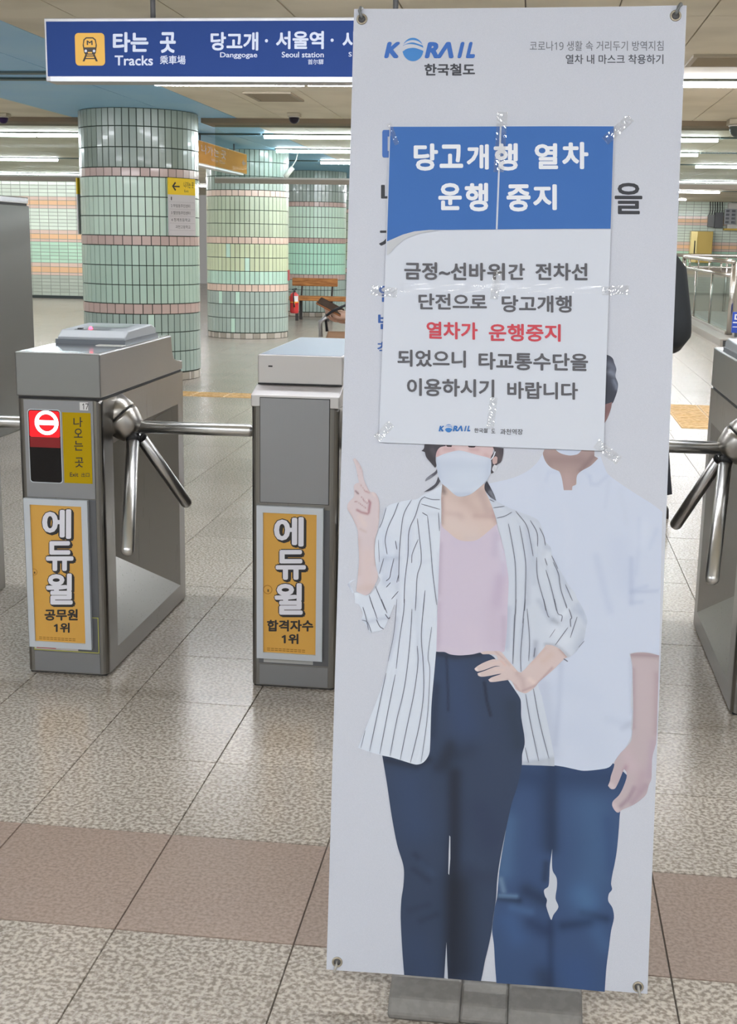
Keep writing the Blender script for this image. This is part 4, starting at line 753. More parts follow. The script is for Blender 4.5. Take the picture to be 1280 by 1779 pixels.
# ------------------------------------------------------------------ smoke barrier: hanging glass with a bottom rail
sb = empty('smoke_barrier', (0, 13.2, 0), 'hanging glass smoke barrier with a grey bottom rail across the hall', 'smoke barrier')
glass = bpy.data.materials.new('barrier_glass'); glass.use_nodes = True
nt = glass.node_tree; nt.nodes.clear()
mo = nt.nodes.new('ShaderNodeOutputMaterial'); mxs = nt.nodes.new('ShaderNodeMixShader'); tr = nt.nodes.new('ShaderNodeBsdfTransparent'); gl = nt.nodes.new('ShaderNodeBsdfGlossy')
tr.inputs[0].default_value = (0.86, 0.91, 0.90, 1); gl.inputs[0].default_value = (0.9, 0.95, 0.95, 1); gl.inputs['Roughness'].default_value = 0.03
mxs.inputs[0].default_value = 0.0015
nt.links.new(tr.outputs[0], mxs.inputs[1]); nt.links.new(gl.outputs[0], mxs.inputs[2]); nt.links.new(mxs.outputs[0], mo.inputs[0])
MATS['barrier_glass'] = glass
rail_top = mat('rail_light', (186, 188, 182), 0.4, 0.2); rail_low = mat('rail_brown', (150, 142, 130), 0.5)
for a, b in ((-12.9, -4.5), (-3.32, 8.9)):
    n = round((b - a) / 1.5)
    for i in range(n):
        x0 = a + (b - a) * i / n; x1 = a + (b - a) * (i + 1) / n
        box('glass_pane', (x0 + 0.003, -0.004, 2.0), (x1 - 0.003, 0.004, CEIL - 0.046), glass, sb)
    box('bottom_rail', (a, -0.025, 1.945), (b, 0.025, 2.005), rail_low, sb)
    box('rail_cap', (a, -0.028, 1.99), (b, -0.024, 2.007), rail_top, sb)

# ------------------------------------------------------------------ turnstile gates
GX, GD, GW, GP, ZL, GL_ = -1.59266, 3.76865, 0.27373, 0.75071, 0.9118, 0.9396
led_red = emissive('led_red', (225, 10, 26), 0.7)
led_dim = emissive('led_red_dim', (120, 6, 12), 0.25)
led_white = emissive('led_white', (255, 236, 236), 6.0)
smoked = mat('smoked_window', (14, 9, 12), 0.2, spec=0.3)
poster = mat('orange_poster', (214, 164, 76), 0.35, k=1.05)
white_ink = mat('white_ink', (228, 228, 238), 0.45, k=1.1)
frame_m = ALU
grey_backing = mat('grey_backing', (104, 106, 110), 0.5, 0.6)

BRIGHT = steel('bright_steel_lid', (204, 202, 203), 0.36, 0)
def gate_body(name, root, zt, hub, m):
    """steel box with a wedge-shaped recess on the hub side ('r' or 'l')"""
    w, l = GW, GL_
    ya, yb, za, zb = 0.105, 0.868, 0.072, 0.785
    d = 0.20
    bm = bmesh.new()
    V = lambda x, y, z: bm.verts.new(((x if hub == 'r' else w - x), y, z))
    a0, a1, a2, a3 = V(0, 0, 0.006), V(w, 0, 0.006), V(w, l, 0.006), V(0, l, 0.006)
    b0, b1, b2, b3 = V(0, 0, zt), V(w, 0, zt), V(w, l, zt), V(0, l, zt)
    bm.faces.new((a0, a1, a2, a3)); bm.faces.new((b0, b1, b2, b3)); bm.faces.new((a0, a1, b1, b0)); bm.faces.new((a2, a3, b3, b2)); bm.faces.new((a3, a0, b0, b3))
    h0, h1, h2, h3 = V(w, ya, za), V(w, yb, za), V(w, yb, zb), V(w, ya, zb)
    i0, i1 = V(w - d, ya, 0.46), V(w - d, ya, 0.63)
    bm.faces.new((a1, a2, h1, h0)); bm.faces.new((a2, b2, h2, h1)); bm.faces.new((b2, b1, h3, h2)); bm.faces.new((b1, a1, h0, h3))
    bm.faces.new((h1, h2, i1, i0)); bm.faces.new((h0, h1, i0)); bm.faces.new((h3, i1, h2)); bm.faces.new((h0, i0, i1, h3))
    bm.edges.ensure_lookup_table()
    ed = [e for e in bm.edges if abs(e.verts[0].co.x - e.verts[1].co.x) < 1e-6 and abs(e.verts[0].co.y) < 1e-6 and abs(e.verts[1].co.y) < 1e-6]
    bmesh.ops.bevel(bm, geom=ed, offset=0.022, segments=5, affect='EDGES', profile=0.5)
    return link(name, bm_mesh(name, bm), root, m=m)

def tripod(root, hub):
    """hub and three arms; built for the right-hand side and mirrored for the left"""
    sx = (lambda x: GW + x) if hub == 'r' else (lambda x: -x)
    c = Vector((sx(0.045), 0.181, 0.800))
    s = 1 if hub == 'r' else -1
    ax = Vector((s * 0.7071, 0, -0.7071))
    base = Vector((sx(0.006), 0.181, 0.822))
    h = lathe('tripod_hub', [(0.06, -0.06), (0.065, -0.012), (0.063, -0.010)], HUB, root, 28, ax, base)
    lathe('hub_gap', [(0.0595, -0.010), (0.0595, -0.004)], DARK, h, 28, ax, base)
    lathe('hub_cone', [(0.063, -0.004), (0.063, 0.006), (0.053, 0.038), (0.045, 0.056), (0.03, 0.064)], HUB, h, 28, ax, base)
    tips = [(sx(0.452), 0.181, 0.801), (sx(0.098), -0.069, 0.43), (sx(0.158), 0.431, 0.489)]
    for i, tip in enumerate(tips):
        t = Vector(tip); d = (t - c).normalized()
        st = c + d * 0.012
        arm = tube('tripod_arm', [st, t], 0.0205, CHROME, root, 20, True)
        if i:
            tube('arm_socket', [c + d * 0.03, c + d * 0.055], 0.0215, DARK, arm, 16)

def frame(name, x0, x1, z0, z1, t, y0, y1, m, parent, bevel=0.0015):
    bm = bmesh.new()
    o = [(x0, z0), (x1, z0), (x1, z1), (x0, z1)]; i = [(x0 + t, z0 + t), (x1 - t, z0 + t), (x1 - t, z1 - t), (x0 + t, z1 - t)]
    vo0 = [bm.verts.new((a, y0, b)) for a, b in o]; vi0 = [bm.verts.new((a, y0, b)) for a, b in i]
    vo1 = [bm.verts.new((a, y1, b)) for a, b in o]; vi1 = [bm.verts.new((a, y1, b)) for a, b in i]
    for k in range(4):
        n = (k + 1) % 4
        bm.faces.new((vo0[k], vo0[n], vi0[n], vi0[k])); bm.faces.new((vo1[k], vo1[n], vi1[n], vi1[k]))
        bm.faces.new((vo0[k], vo0[n], vo1[n], vo1[k])); bm.faces.new((vi0[k], vi0[n], vi1[n], vi1[k]))
    return link(name, bm_mesh(name, bm), parent, m=m)

def rounded(x0, x1, z0, z1, r, n=4):
    p = []
    for cx, cz, a0 in ((x1 - r, z0 + r, -90), (x1 - r, z1 - r, 0), (x0 + r, z1 - r, 90), (x0 + r, z0 + r, 180)):
        for k in range(n + 1):
            a = math.radians(a0 + 90 * k / n); p.append((cx + r * math.cos(a), cz + r * math.sin(a)))
    return p

def ring_mesh(cx, cz, r0, r1, y, seg=40):
    v = []; f = []
    for k in range(seg):
        a = 2 * math.pi * k / seg
        v += [(cx + r0 * math.cos(a), y, cz + r0 * math.sin(a)), (cx + r1 * math.cos(a), y, cz + r1 * math.sin(a))]
    for k in range(seg):
        n = (k + 1) % seg; f.append((2 * k, 2 * k + 1, 2 * n + 1, 2 * n))
    return v, f

def advert(root, x0, x1, z0, z1, t, texts, lock):
    fr = frame('advert_frame', x0, x1, z0, z1, t, -0.016, -0.001, frame_m, root)
    po = box('advert_poster', (x0 + t - 0.001, -0.0105, z0 + t - 0.001), (x1 - t + 0.001, -0.004, z1 - t + 0.001), poster, fr)
    tag(po, 'orange advert poster with bold white and black lettering')
    place = lambda d: (lambda x, z: (x, -0.0106 - d, z))
    for i, (s, q) in enumerate(texts):
        if i < 3:
            e = 0.0028
            qo = ((q[0][0] - e, q[0][1] - e), (q[1][0] + e, q[1][1] - e), (q[2][0] - e, q[2][1] + e))
            for k in range(5):
                text_on('advert_lettering_shadow', s, qo, place(0.0002 + 0.00012 * k), INK, fr, 0.072, 0.0014 * k, -0.0013 * k)
            text_on('advert_lettering', s, q, place(0.0012), white_ink, fr, 0.034)
        else:
            text_on('advert_lettering', s, q, place(0.0004), INK, fr, 0.035)
    for k in range(2):
        zz = z0 + t + 0.012 - 0.006 * k
        boxes('advert_small_print', [((x0 + t + 0.012 + 0.0125 * j, -0.0108, zz), (x0 + t + 0.012 + 0.0125 * j + 0.010, -0.0106, zz + 0.0022)) for j in range(10)], mat('small_print', (150, 104, 30), 0.6), fr)
    lx, lz, lr = lock
    v, f = ring_mesh(lx, lz, lr * 0.82, lr, -0.0108); link('lock_ring', mesh('lock_ring', v, f), fr, m=mat('lock_line', (176, 124, 40), 0.5))
    boxes('lock_slot', [((lx - 0.001, -0.0108, lz - lr * 0.5), (lx + 0.004, -0.0106, lz + 0.001))], mat('lock_slot_dark', (112, 84, 40), 0.6), fr)
    return fr

def gate_reader(root, hub):
    """grey card reader pad on the lid"""
    rd = prism('card_reader', [(0.33, 1.05), (0.335, 1.072), (0.375, 1.094), (0.64, 1.100), (0.69, 1.086), (0.70, 1.05)], 'x', 0.012, 0.246, mat('reader_grey', (150, 156, 162), 0.35), root, bevel=0.004)
    prism('reader_skirt', [(0.325, 1.0505), (0.327, 1.066), (0.70, 1.066), (0.705, 1.0505)], 'x', 0.008, 0.25, mat('reader_dark', (92, 98, 106), 0.4), rd)
    def on(x, y, h): # point on the sloped nose
        return (x, y, 1.0945 + (y - 0.375) * 0.0226 + h)
    v = [on(0.05, 0.385, 0.001), on(0.175, 0.385, 0.001), on(0.165, 0.44, 0.001), on(0.06, 0.44, 0.001)]
    link('reader_recess', mesh('reader_recess', v, [(0, 1, 2, 3)]), rd, m=mat('reader_recess', (120, 126, 132), 0.3))
    box('reader_sensor', (0.062, 0.392, 1.0945), (0.078, 0.408, 1.0985), DARK, rd)
    lathe('reader_lamp', [(0.007, 0.0), (0.007, 0.004), (0.004, 0.009), (0.0005, 0.010)], emissive('lamp_red', (255, 60, 84), 9.0), rd, 12, (0, 0, 1), (0.106, 0.40, 1.0945))
    v = [on(0.07, 0.47, 0.0012), on(0.2, 0.47, 0.0012), on(0.2, 0.6, 0.0012), on(0.07, 0.6, 0.0012)]
    link('reader_pad', mesh('reader_pad', v, [(0, 1, 2, 3)]), rd, m=mat('reader_pad', (140, 152, 150), 0.3))
    return rd

def make_gate(i, kind, hub, label, texts=None, lock=None, signal=True):
    root = empty('turnstile', (GX + i * GP, GD, 0), label, 'turnstile', 'row of turnstile gates')
    box('plinth', (0.008, 0.008, 0.0), (GW - 0.008, GL_ - 0.008, 0.008), DARK, root)
    x0, x1 = 0.024, 0.249
    if kind == 'exit':
        gate_body('body', root, 0.904, hub, STEEL)
        box('lid_gap', (0.006, 0.004, 0.904), (GW - 0.006, GL_ - 0.004, 0.913), DARK, root)
        lp = [(0.0, 0.912), (0.0, 1.05), (0.792, 1.05), (0.800, 0.985), (0.822, 0.958), (0.86, 0.948), (GL_, 0.945), (GL_, 0.912)]
        if hub == 'l': lp = [(GL_ - a, b) for a, b in lp][::-1]      # this gate stands the other way round
        prism('lid', lp, 'x', 0.0, GW, STEEL_H, root, bevel=0.004)
        box('lid_top', (0.006, 0.008 if hub == 'r' else GL_ - 0.786, 1.0505), (GW - 0.006, 0.786 if hub == 'r' else GL_ - 0.008, 1.0512), STEEL_TOP, root)
        fp = box('front_panel', (x0, -0.003, 0.592), (x1, 0.004, 0.902), STEEL_PANEL, root)
        if signal:
            prism('window_bezel', rounded(0.036, 0.144, 0.638, 0.873, 0.010), 'y', -0.0045, -0.002, ALU, fp)
            sw = prism('signal_window', rounded(0.0385, 0.1415, 0.6405, 0.8705, 0.009), 'y', -0.0052, -0.003, smoked, fp)
            # lit upper field of the signal and its no-entry sign
            prism('signal_red_field', rounded(0.041, 0.140, 0.785, 0.868, 0.006), 'y', -0.0056, -0.005, led_red, fp)
            prism('signal_dim_field', rounded(0.041, 0.140, 0.752, 0.785, 0.001), 'y', -0.0055, -0.005, led_dim, fp)
            v, f = ring_mesh(0.098, 0.831, 0.0275, 0.0385, -0.0062)
            b = len(v); v += [(0.070, -0.0062, 0.824), (0.126, -0.0062, 0.824), (0.126, -0.0062, 0.8385), (0.070, -0.0062, 0.8385)]; f.append((b, b + 1, b + 2, b + 3))
            tag(link('signal_sign', mesh('signal_sign', v, f), fp, m=led_white), 'glowing white no-entry ring with a bar')
            yl = box('exit_label', (0.149, -0.0045, 0.641), (0.241, -0.0028, 0.866), mat('label_yellow', (184, 154, 10), 0.6, spec=0.12), fp); tag(yl, 'yellow exit sticker with vertical black lettering')
            nl = box('number_label', (0.207, -0.0045, 0.874), (0.234, -0.0028, 0.899), WHITE_P, fp)
            for s, q in EXIT_TEXT:
                text_on('label_lettering', s, q, (lambda x, z: (x, -0.0048, z)), INK, fp, 0.012)
        rd = gate_reader(root, hub)
        if hub == 'l': rd.location.y += 0.07
        box('ticket_slot', (0.165, 0.275 if hub == 'r' else 0.79, 1.0512), (0.255, 0.315 if hub == 'r' else 0.83, 1.0528), mat('slot_plate', (208, 206, 202), 0.3, 0.6), root)
    else:
        gate_body('body', root, 0.904, hub, STEEL)
        prism('shoulder', [(0.0, 0.904), (0.0, 0.941), (0.088, 0.965), (GL_, 0.965), (GL_, 0.904)], 'x', 0.0, GW, BRIGHT, root, bevel=0.003)
        prism('lid', [(0.09, 0.965), (0.086, 1.0555), (0.80, 1.0555), (0.86, 1.03), (0.90, 0.965)], 'x', 0.003, GW - 0.004, BRIGHT, root, bevel=0.003)
        box('lid_top', (0.010, 0.094, 1.0558), (GW - 0.010, 0.795, 1.0566), mat('blue_tinted_top', (104, 121, 137), 0.42, 1.0), root)  # bluish base paints in the reflection of the blue ceiling
        box('lid_gap', (0.004, 0.083, 0.964), (GW - 0.005, 0.0895, 0.968), DARK, root)
        fp = box('front_panel', (0.030, -0.003, 0.607), (0.244, 0.004, 0.932), STEEL_PANEL, root)
        frame('panel_gap', 0.028, 0.246, 0.605, 0.934, 0.0025, -0.0012, 0.002, DARK, root)
    zl = 0.078
    box('advert_backing', (x0, -0.0015, zl + 0.002), (x1, 0.003, 0.588), grey_backing, root)
    box('lower_panel', (0.027, -0.003, 0.010), (0.248, 0.004, zl - 0.002), STEEL_PANEL, root)
    if texts:
        if i == 0: advert(root, 0.0155, 0.2255, 0.0935, 0.588, 0.020, texts, lock)
        else: advert(root, 0.0205, 0.2305, 0.100, 0.5965, 0.0205, texts, lock)
    tripod(root, hub)
    return root
g0 = make_gate(-1, 'exit', 'r', 'leftmost steel turnstile, only its edge and barrier arm in view', signal=False)
g1 = make_gate(0, 'exit', 'r', 'steel turnstile with a glowing red no-entry signal and yellow exit sticker', AD_TEXT[0], (0.0395, 0.345, 0.011))
g2 = make_gate(1, 'plain', 'r', 'plain fronted steel turnstile with an orange advert beside the banner', AD_TEXT[1], (0.055, 0.327, 0.015))
g3 = make_gate(2, 'plain', 'r', 'steel turnstile wholly hidden behind the banner')
for o in list(g3.children):
    if o.name.startswith('tripod'):
        for c in list(o.children): bpy.data.objects.remove(c)
        bpy.data.objects.remove(o)
g4 = make_gate(3, 'exit', 'l', 'steel turnstile at the right picture edge with arms pointing left', signal=False)
# leftovers of stickers under the advert frames
boxes('sticker_remains', [((0.028, -0.0022, 0.083), (0.175, -0.0018, 0.094))], mat('torn_white', (214, 208, 204), 0.6), g1)
boxes('sticker_remains', [((0.034, -0.0026, 0.086), (0.10, -0.0022, 0.094))], mat('torn_red', (196, 66, 50), 0.6), g1)
frame('sticker_outline', 0.026, 0.246, 0.0795, 0.2, 0.002, -0.0020, -0.0016, mat('torn_yellow', (196, 196, 70), 0.6), g1)
box('tape_remains', (0.04, -0.0022, 0.0835), (0.20, -0.0018, 0.099), mat('torn_grey', (176, 176, 174), 0.3), g2)
boxes('sticker_mark', [((0.037, 0.0835, 1.018), (0.050, 0.0845, 1.0225))], DARK, g2)

# ------------------------------------------------------------------ tall steel service cabinet at the left edge
kc = empty('service_cabinet', (-3.67, 8.4, 0), 'tall plain stainless cabinet at the left picture edge behind the turnstiles', 'cabinet')
box('body', (-1.1, -0.9, 0.0), (0.0, 0.66, 1.60), steel('brushed_steel_cabinet', (98, 98, 93), 0.42, 2), kc, 0.004)
box('lid', (-1.1, -0.9, 1.615), (0.004, 0.64, 1.66), STEEL_TOP, kc, 0.006)
box('lid_gap', (-1.09, -0.89, 1.60), (-0.006, 0.63, 1.615), DARK, kc)

# ------------------------------------------------------------------ hanging track sign
SY = 6.2
sx0, sz1 = SIGN['tl']; sz0 = SIGN['bl'][1]
sg = empty('track_sign', (0, SY, 0), 'long blue hanging direction sign with a yellow train pictogram and white lettering', 'sign')
sign_blue = mat('sign_blue', (50, 76, 140), 0.6, spec=0.08, k=0.85)
SXR = 0.45
box('casing', (sx0 - 0.012, 0.004, SIGN['bb'][1]), (SXR, 0.14, SIGN['tt'][1] + 0.006), mat('sign_casing', (186, 186, 188), 0.4, 0.4), sg, 0.004)
box('blue_face', (sx0, -0.002, sz0), (SXR - 0.012, 0.0045, sz1), sign_blue, sg)
box('bottom_strip', (sx0 + 0.014, -0.006, SIGN['bb'][1]), (SXR, 0.003, sz0 - 0.001), mat('sign_strip', (214, 216, 222), 0.35, 0.2), sg)
for px in (-1.878, -0.70):
    tube('hanger_pole', [(px, 0.07, SIGN['tt'][1]), (px, 0.07, CEIL)], 0.013, mat('pole_dark', (86, 86, 88), 0.5), sg, 10)
sign_white = emissive('sign_white', (196, 204, 222), 0.05)
pl = lambda x, z: (x, -0.0028, z)
for s, q, b in SIGN_TEXT:
    text_on('sign_lettering', s, q, pl, sign_white, sg, b)
for d in ('d1', 'd2'):
    v, f = ring_mesh(SIGN[d][0], SIGN[d][1], 0.0001, 0.0075, -0.0028, 16); link('sign_dot', mesh('sign_dot', v, f), sg, m=sign_white)
px0, pz1 = SIGN['ptl']; px1, pz0 = SIGN['pbr']
sq = prism('train_pictogram', rounded(px0, px1, pz0, pz1, 0.018), 'y', -0.0032, -0.002, mat('sign_yellow', (228, 176, 70), 0.5), sg)
def pic(x, z):  # unit square of the pictogram
    return (px0 + (px1 - px0) * x, -0.0036, pz0 + (pz1 - pz0) * z)
def picpoly(p, m, d=0.0):
    v = [(a, b - d, c) for a, b, c in (pic(x, z) for x, z in p)]
    return link('pictogram_shape', mesh('p', v, [tuple(range(len(v)))]), sq, m=m)
ink2 = mat('pictogram_ink', (62, 56, 52), 0.6); syel = MATS['sign_yellow']
body = [(0.30, 0.40), (0.34, 0.34), (0.66, 0.34), (0.70, 0.40), (0.74, 0.62), (0.71, 0.80), (0.62, 0.87), (0.38, 0.87), (0.29, 0.80), (0.26, 0.62)]
picpoly(body, ink2)
picpoly([(0.31, 0.56), (0.69, 0.56), (0.70, 0.66), (0.67, 0.78), (0.60, 0.83), (0.40, 0.83), (0.33, 0.78), (0.30, 0.66)], syel, 0.0003)
for cx in (0.36, 0.64):
    picpoly([(cx + 0.045 * math.cos(k * 0.7854), 0.45 + 0.045 * math.sin(k * 0.7854)) for k in range(8)], sign_white, 0.0003)
picpoly([(0.43, 0.37), (0.57, 0.37), (0.57, 0.42), (0.43, 0.42)], syel, 0.0003)
picpoly([(0.34, 0.34), (0.40, 0.34), (0.31, 0.13), (0.24, 0.13)], ink2); picpoly([(0.60, 0.34), (0.66, 0.34), (0.76, 0.13), (0.69, 0.13)], ink2)
picpoly([(0.30, 0.20), (0.70, 0.20), (0.70, 0.235), (0.30, 0.235)], ink2); picpoly([(0.35, 0.28), (0.65, 0.28), (0.65, 0.31), (0.35, 0.31)], ink2)
qa, qb, qc = pic(0.40, 0.63), pic(0.60, 0.63), pic(0.40, 0.77)
text_on('pictogram_letter', 'M', ((qa[0], qa[2]), (qb[0], qb[2]), (qc[0], qc[2])), (lambda x, z: (x, -0.0041, z)), ink2, sq, 0.03)

# ------------------------------------------------------------------ banner stand
BO = Vector((-0.34954444, 2.44363457, 1.8263815)); BR = Vector((0.99991122, 0.01098729, 0.00753902)); BU = Vector((-0.00931249, 0.17153634, 0.98513378))
BN = BR.cross(BU).normalized()
if BN.y > 0: BN = -BN
BASE = Vector((-0.03, 2.26, 0.0))
def wave(u, v):
    """gentle sag of the fabric, in metres towards the viewer"""
    d = 0.0022 * math.sin(u * 0.011 + 0.4) * math.sin(v * 0.0035)
    for gx, gy in ((15, -19), (581, -18), (20, -1784), (583, -1788)):
        r = math.hypot(u - gx, (v - gy))
        d += 0.0022 * math.exp(-(r / 60.0) ** 2)
    d += 0.0016 * math.exp(-((u - 575 + 0.35 * (v + 20)) / 28.0) ** 2) * math.exp(-((v + 110) / 130.0) ** 2)
    d += 0.0016 * math.exp(-((u - 22 - 0.35 * (v + 20)) / 28.0) ** 2) * math.exp(-((v + 110) / 130.0) ** 2)
    return d
def bp(u, v, lift=0.0):
    return BO + BR * (u / 1000.0) + BU * (v / 1000.0) + BN * (wave(u, v) + lift) - BASE
bs = empty('banner_stand', BASE, 'tall white roll banner on a grey base showing two masked people', 'banner stand')
vinyl = speckle(mat('banner_vinyl', (206, 208, 218), 0.5, spec=0.3), (194, 199, 211), (200, 204, 216), 900.0, PRINT_K * 0.97, bump=0.08)
nu, nv = 40, 110
v = []; f = []
for j in range(nv + 1):
    for i in range(nu + 1):
        v.append(bp(600.0 * i / nu, -1800.0 * j / nv))
sheet = two_sided('banner_sheet', v, nu, nv, -BN * 0.0009, vinyl, bs)
tag(sheet, 'white printed vinyl sheet')

def spline(p, n=4):
    """closed Catmull-Rom through p"""
    out = []; m = len(p)
    for i in range(m):
        p0, p1, p2, p3 = p[i - 1], p[i], p[(i + 1) % m], p[(i + 2) % m]
        seg = math.hypot(p2[0] - p1[0], p2[1] - p1[1])
        # keep sharp corners sharp
        ax, ay = p1[0] - p0[0], p1[1] - p0[1]; bx, by = p2[0] - p1[0], p2[1] - p1[1]; cx, cy = p3[0] - p2[0], p3[1] - p2[1]
        def ang(x1, y1, x2, y2):
            d = math.hypot(x1, y1) * math.hypot(x2, y2)
            return math.acos(max(-1, min(1, (x1 * x2 + y1 * y2) / d))) if d else 0
        k1 = ang(ax, ay, bx, by) < 1.0; k2 = ang(bx, by, cx, cy) < 1.0
        t1 = ((p2[0] - p0[0]) * 0.5, (p2[1] - p0[1]) * 0.5) if k1 else (bx, by)
        t2 = ((p3[0] - p1[0]) * 0.5, (p3[1] - p1[1]) * 0.5) if k2 else (bx, by)
        def cl(t):
            l = math.hypot(*t)
            return (t[0] * min(1, seg / l), t[1] * min(1, seg / l)) if l else t
        t1, t2 = cl(t1), cl(t2)
        for s in range(n):
            t = s / n; h = (2 * t ** 3 - 3 * t ** 2 + 1, t ** 3 - 2 * t ** 2 + t, -2 * t ** 3 + 3 * t ** 2, t ** 3 - t ** 2)
            out.append((h[0] * p1[0] + h[1] * t1[0] + h[2] * p2[0] + h[3] * t2[0], h[0] * p1[1] + h[1] * t1[1] + h[2] * p2[1] + h[3] * t2[1]))
    return out

def pairs(a): return [(a[i], a[i + 1]) for i in range(0, len(a), 2)]

def dist_poly(x, y, p):
    best = 1e9
    for (ax, ay), (bx, by) in zip(p, p[1:]):
        dx, dy = bx - ax, by - ay; l = dx * dx + dy * dy
        t = max(0.0, min(1.0, ((x - ax) * dx + (y - ay) * dy) / l)) if l else 0.0
        d = (ax + t * dx - x) ** 2 + (ay + t * dy - y) ** 2
        if d < best: best = d
    return math.sqrt(best)

PRINT = painted('banner_print')
def print_shape(name, rgb, smooth, pts, strokes, lift, parent, step=6.5):
    p = pairs(pts)
    if smooth: p = spline(p, 4)
    q = [p[0]]
    for a in p[1:]:
        if math.hypot(a[0] - q[-1][0], a[1] - q[-1][1]) > 0.25: q.append(a)
    if math.hypot(q[0][0] - q[-1][0], q[0][1] - q[-1][1]) < 0.25: q.pop()
    nb = len(q)
    x0 = min(a[0] for a in q); x1 = max(a[0] for a in q); y0 = min(a[1] for a in q); y1 = max(a[1] for a in q)
    small = min([s[1] for s in strokes] + [12.0])
    st = max(2.2, min(step, small * 0.9)) if strokes else 30.0
    if (x1 - x0) * (y1 - y0) > 30000: st = max(st, 3.6)
    ins = []
    yy = y0 + st / 2
    row = 0
    while yy < y1:
        # scanline crossings
        xs = []
        for i in range(nb):
            (ax, ay), (bx, by) = q[i], q[(i + 1) % nb]
            if (ay > yy) != (by > yy): xs.append(ax + (yy - ay) * (bx - ax) / (by - ay))
        xs.sort()
        for a, b in zip(xs[::2], xs[1::2]):
            xx = a + st * 0.6 + (st / 2 if row % 2 else 0) * 0.5
            while xx < b - st * 0.6:
                ins.append((xx, yy)); xx += st
        yy += st; row += 1
    co = [Vector(a) for a in q + ins]
    ed = [(i, (i + 1) % nb) for i in range(nb)]
    vo, _, fo, _, _, _ = delaunay_2d_cdt(co, ed, [], 1, 1e-4)
    vs = [(a.x, a.y) for a in vo]
    base = plin(rgb)
    sts = [(pairs(sp), r, plin(c), s) for sp, r, c, s in strokes]
    bbs = [(min(a[0] for a in sp) - 2.2 * r, max(a[0] for a in sp) + 2.2 * r, min(a[1] for a in sp) - 2.2 * r, max(a[1] for a in sp) + 2.2 * r) for sp, r, c, s in sts]
    cols = []
    for x, y in vs:
        c = list(base)
        for (sp, r, sc, s), bb in zip(sts, bbs):
            if bb[0] < x < bb[1] and bb[2] < y < bb[3]:
                w = s * math.exp(-(dist_poly(x, y, sp) / r) ** 2)
                for k in range(3): c[k] += (sc[k] - c[k]) * w
        cols += [c[0], c[1], c[2], 1.0]
    faces = [tuple(a) for a in fo]
    me = mesh(name, [bp(x, y, lift) for x, y in vs], faces)
    at = me.color_attributes.new('Col', 'FLOAT_COLOR', 'POINT')
    at.data.foreach_set('color', cols)
    if me.polygons and sum(pp.normal.dot(BN) for pp in me.polygons) < 0: me.flip_normals()
    return link(name, me, parent, m=PRINT)

lift = 0.0004
for n_, rgb, sm, pts, strokes in SHAPES:
    print_shape(n_, rgb, sm, pts, strokes, lift, sheet)
    lift += 0.00006
# pinstripes of the printed jacket
sv, sf = [], []
for pts, w in STRIPES:
    p = pairs(pts)
    # open smooth line
    e = [(2 * p[0][0] - p[1][0], 2 * p[0][1] - p[1][1])] + p + [(2 * p[-1][0] - p[-2][0], 2 * p[-1][1] - p[-2][1])]
    ln = []
    for i in range(1, len(e) - 2):
        for s in range(5):
            t = s / 5.0; a0, a1, a2, a3 = e[i - 1], e[i], e[i + 1], e[i + 2]
            ln.append(tuple(0.5 * (2 * a1[k] + (a2[k] - a0[k]) * t + (2 * a0[k] - 5 * a1[k] + 4 * a2[k] - a3[k]) * t * t + (3 * a1[k] - a0[k] - 3 * a2[k] + a3[k]) * t ** 3) for k in (0, 1)))
    ln.append(p[-1])
    for i, a in enumerate(ln):
        b = ln[min(i + 1, len(ln) - 1)]; c = ln[max(i - 1, 0)]
        dx, dy = b[0] - c[0], b[1] - c[1]; l = math.hypot(dx, dy) or 1
        hw = 0.44 * w * (0.55 if i in (0, len(ln) - 1) else 1.0)
        for s in (-1, 1): sv.append(bp(a[0] - dy / l * hw * s, a[1] + dx / l * hw * s, 0.0004 + 0.00012 * 22.5 if False else lift))
        if i:
            k = len(sv); sf.append((k - 4, k - 3, k - 1, k - 2))
link('printed_pinstripes', mesh('printed_pinstripes', sv, sf), sheet, m=mat('pinstripe_ink', (112, 116, 132), 0.55, k=PRINT_K))
lift += 0.0003
PINK = {}
def print_ink(rgb):
    return mat('print_ink_%d_%d_%d' % rgb, rgb, 0.55, spec=0.25, k=PRINT_K)
for s, q, rgb, b in BANNER_TEXT:
    text_on('printed_text', s, q, (lambda x, y: bp(x, y, 0.0005)), print_ink(rgb), sheet, b)
def logo(data, parent, base, lift0):
    letters, globe, swoosh = data
    lm = print_ink((62, 108, 186))
    gp = pairs(globe)
    link('logo_globe', mesh('logo_globe', [bp(x, y, lift0) for x, y in gp], [tuple(range(len(gp)))]), parent, m=print_ink((70, 132, 200)))
    for k, w in enumerate(swoosh):
        wp = spline(pairs(w), 4)
        vo, _, fo, _, _, _ = delaunay_2d_cdt([Vector(a) for a in wp], [(i, (i + 1) % len(wp)) for i in range(len(wp))], [], 1, 1e-5)
        link('logo_swoosh', mesh('logo_swoosh', [bp(a.x, a.y, lift0 + 0.0002) for a in vo], [tuple(a) for a in fo]), parent, m=base)
    for s, q in letters:
        text_on('logo_letter', s, q, (lambda x, y: bp(x, y, lift0 + 0.0003)), lm, parent, 0.055)
logo(LOGO_BIG, sheet, vinyl, 0.0005)
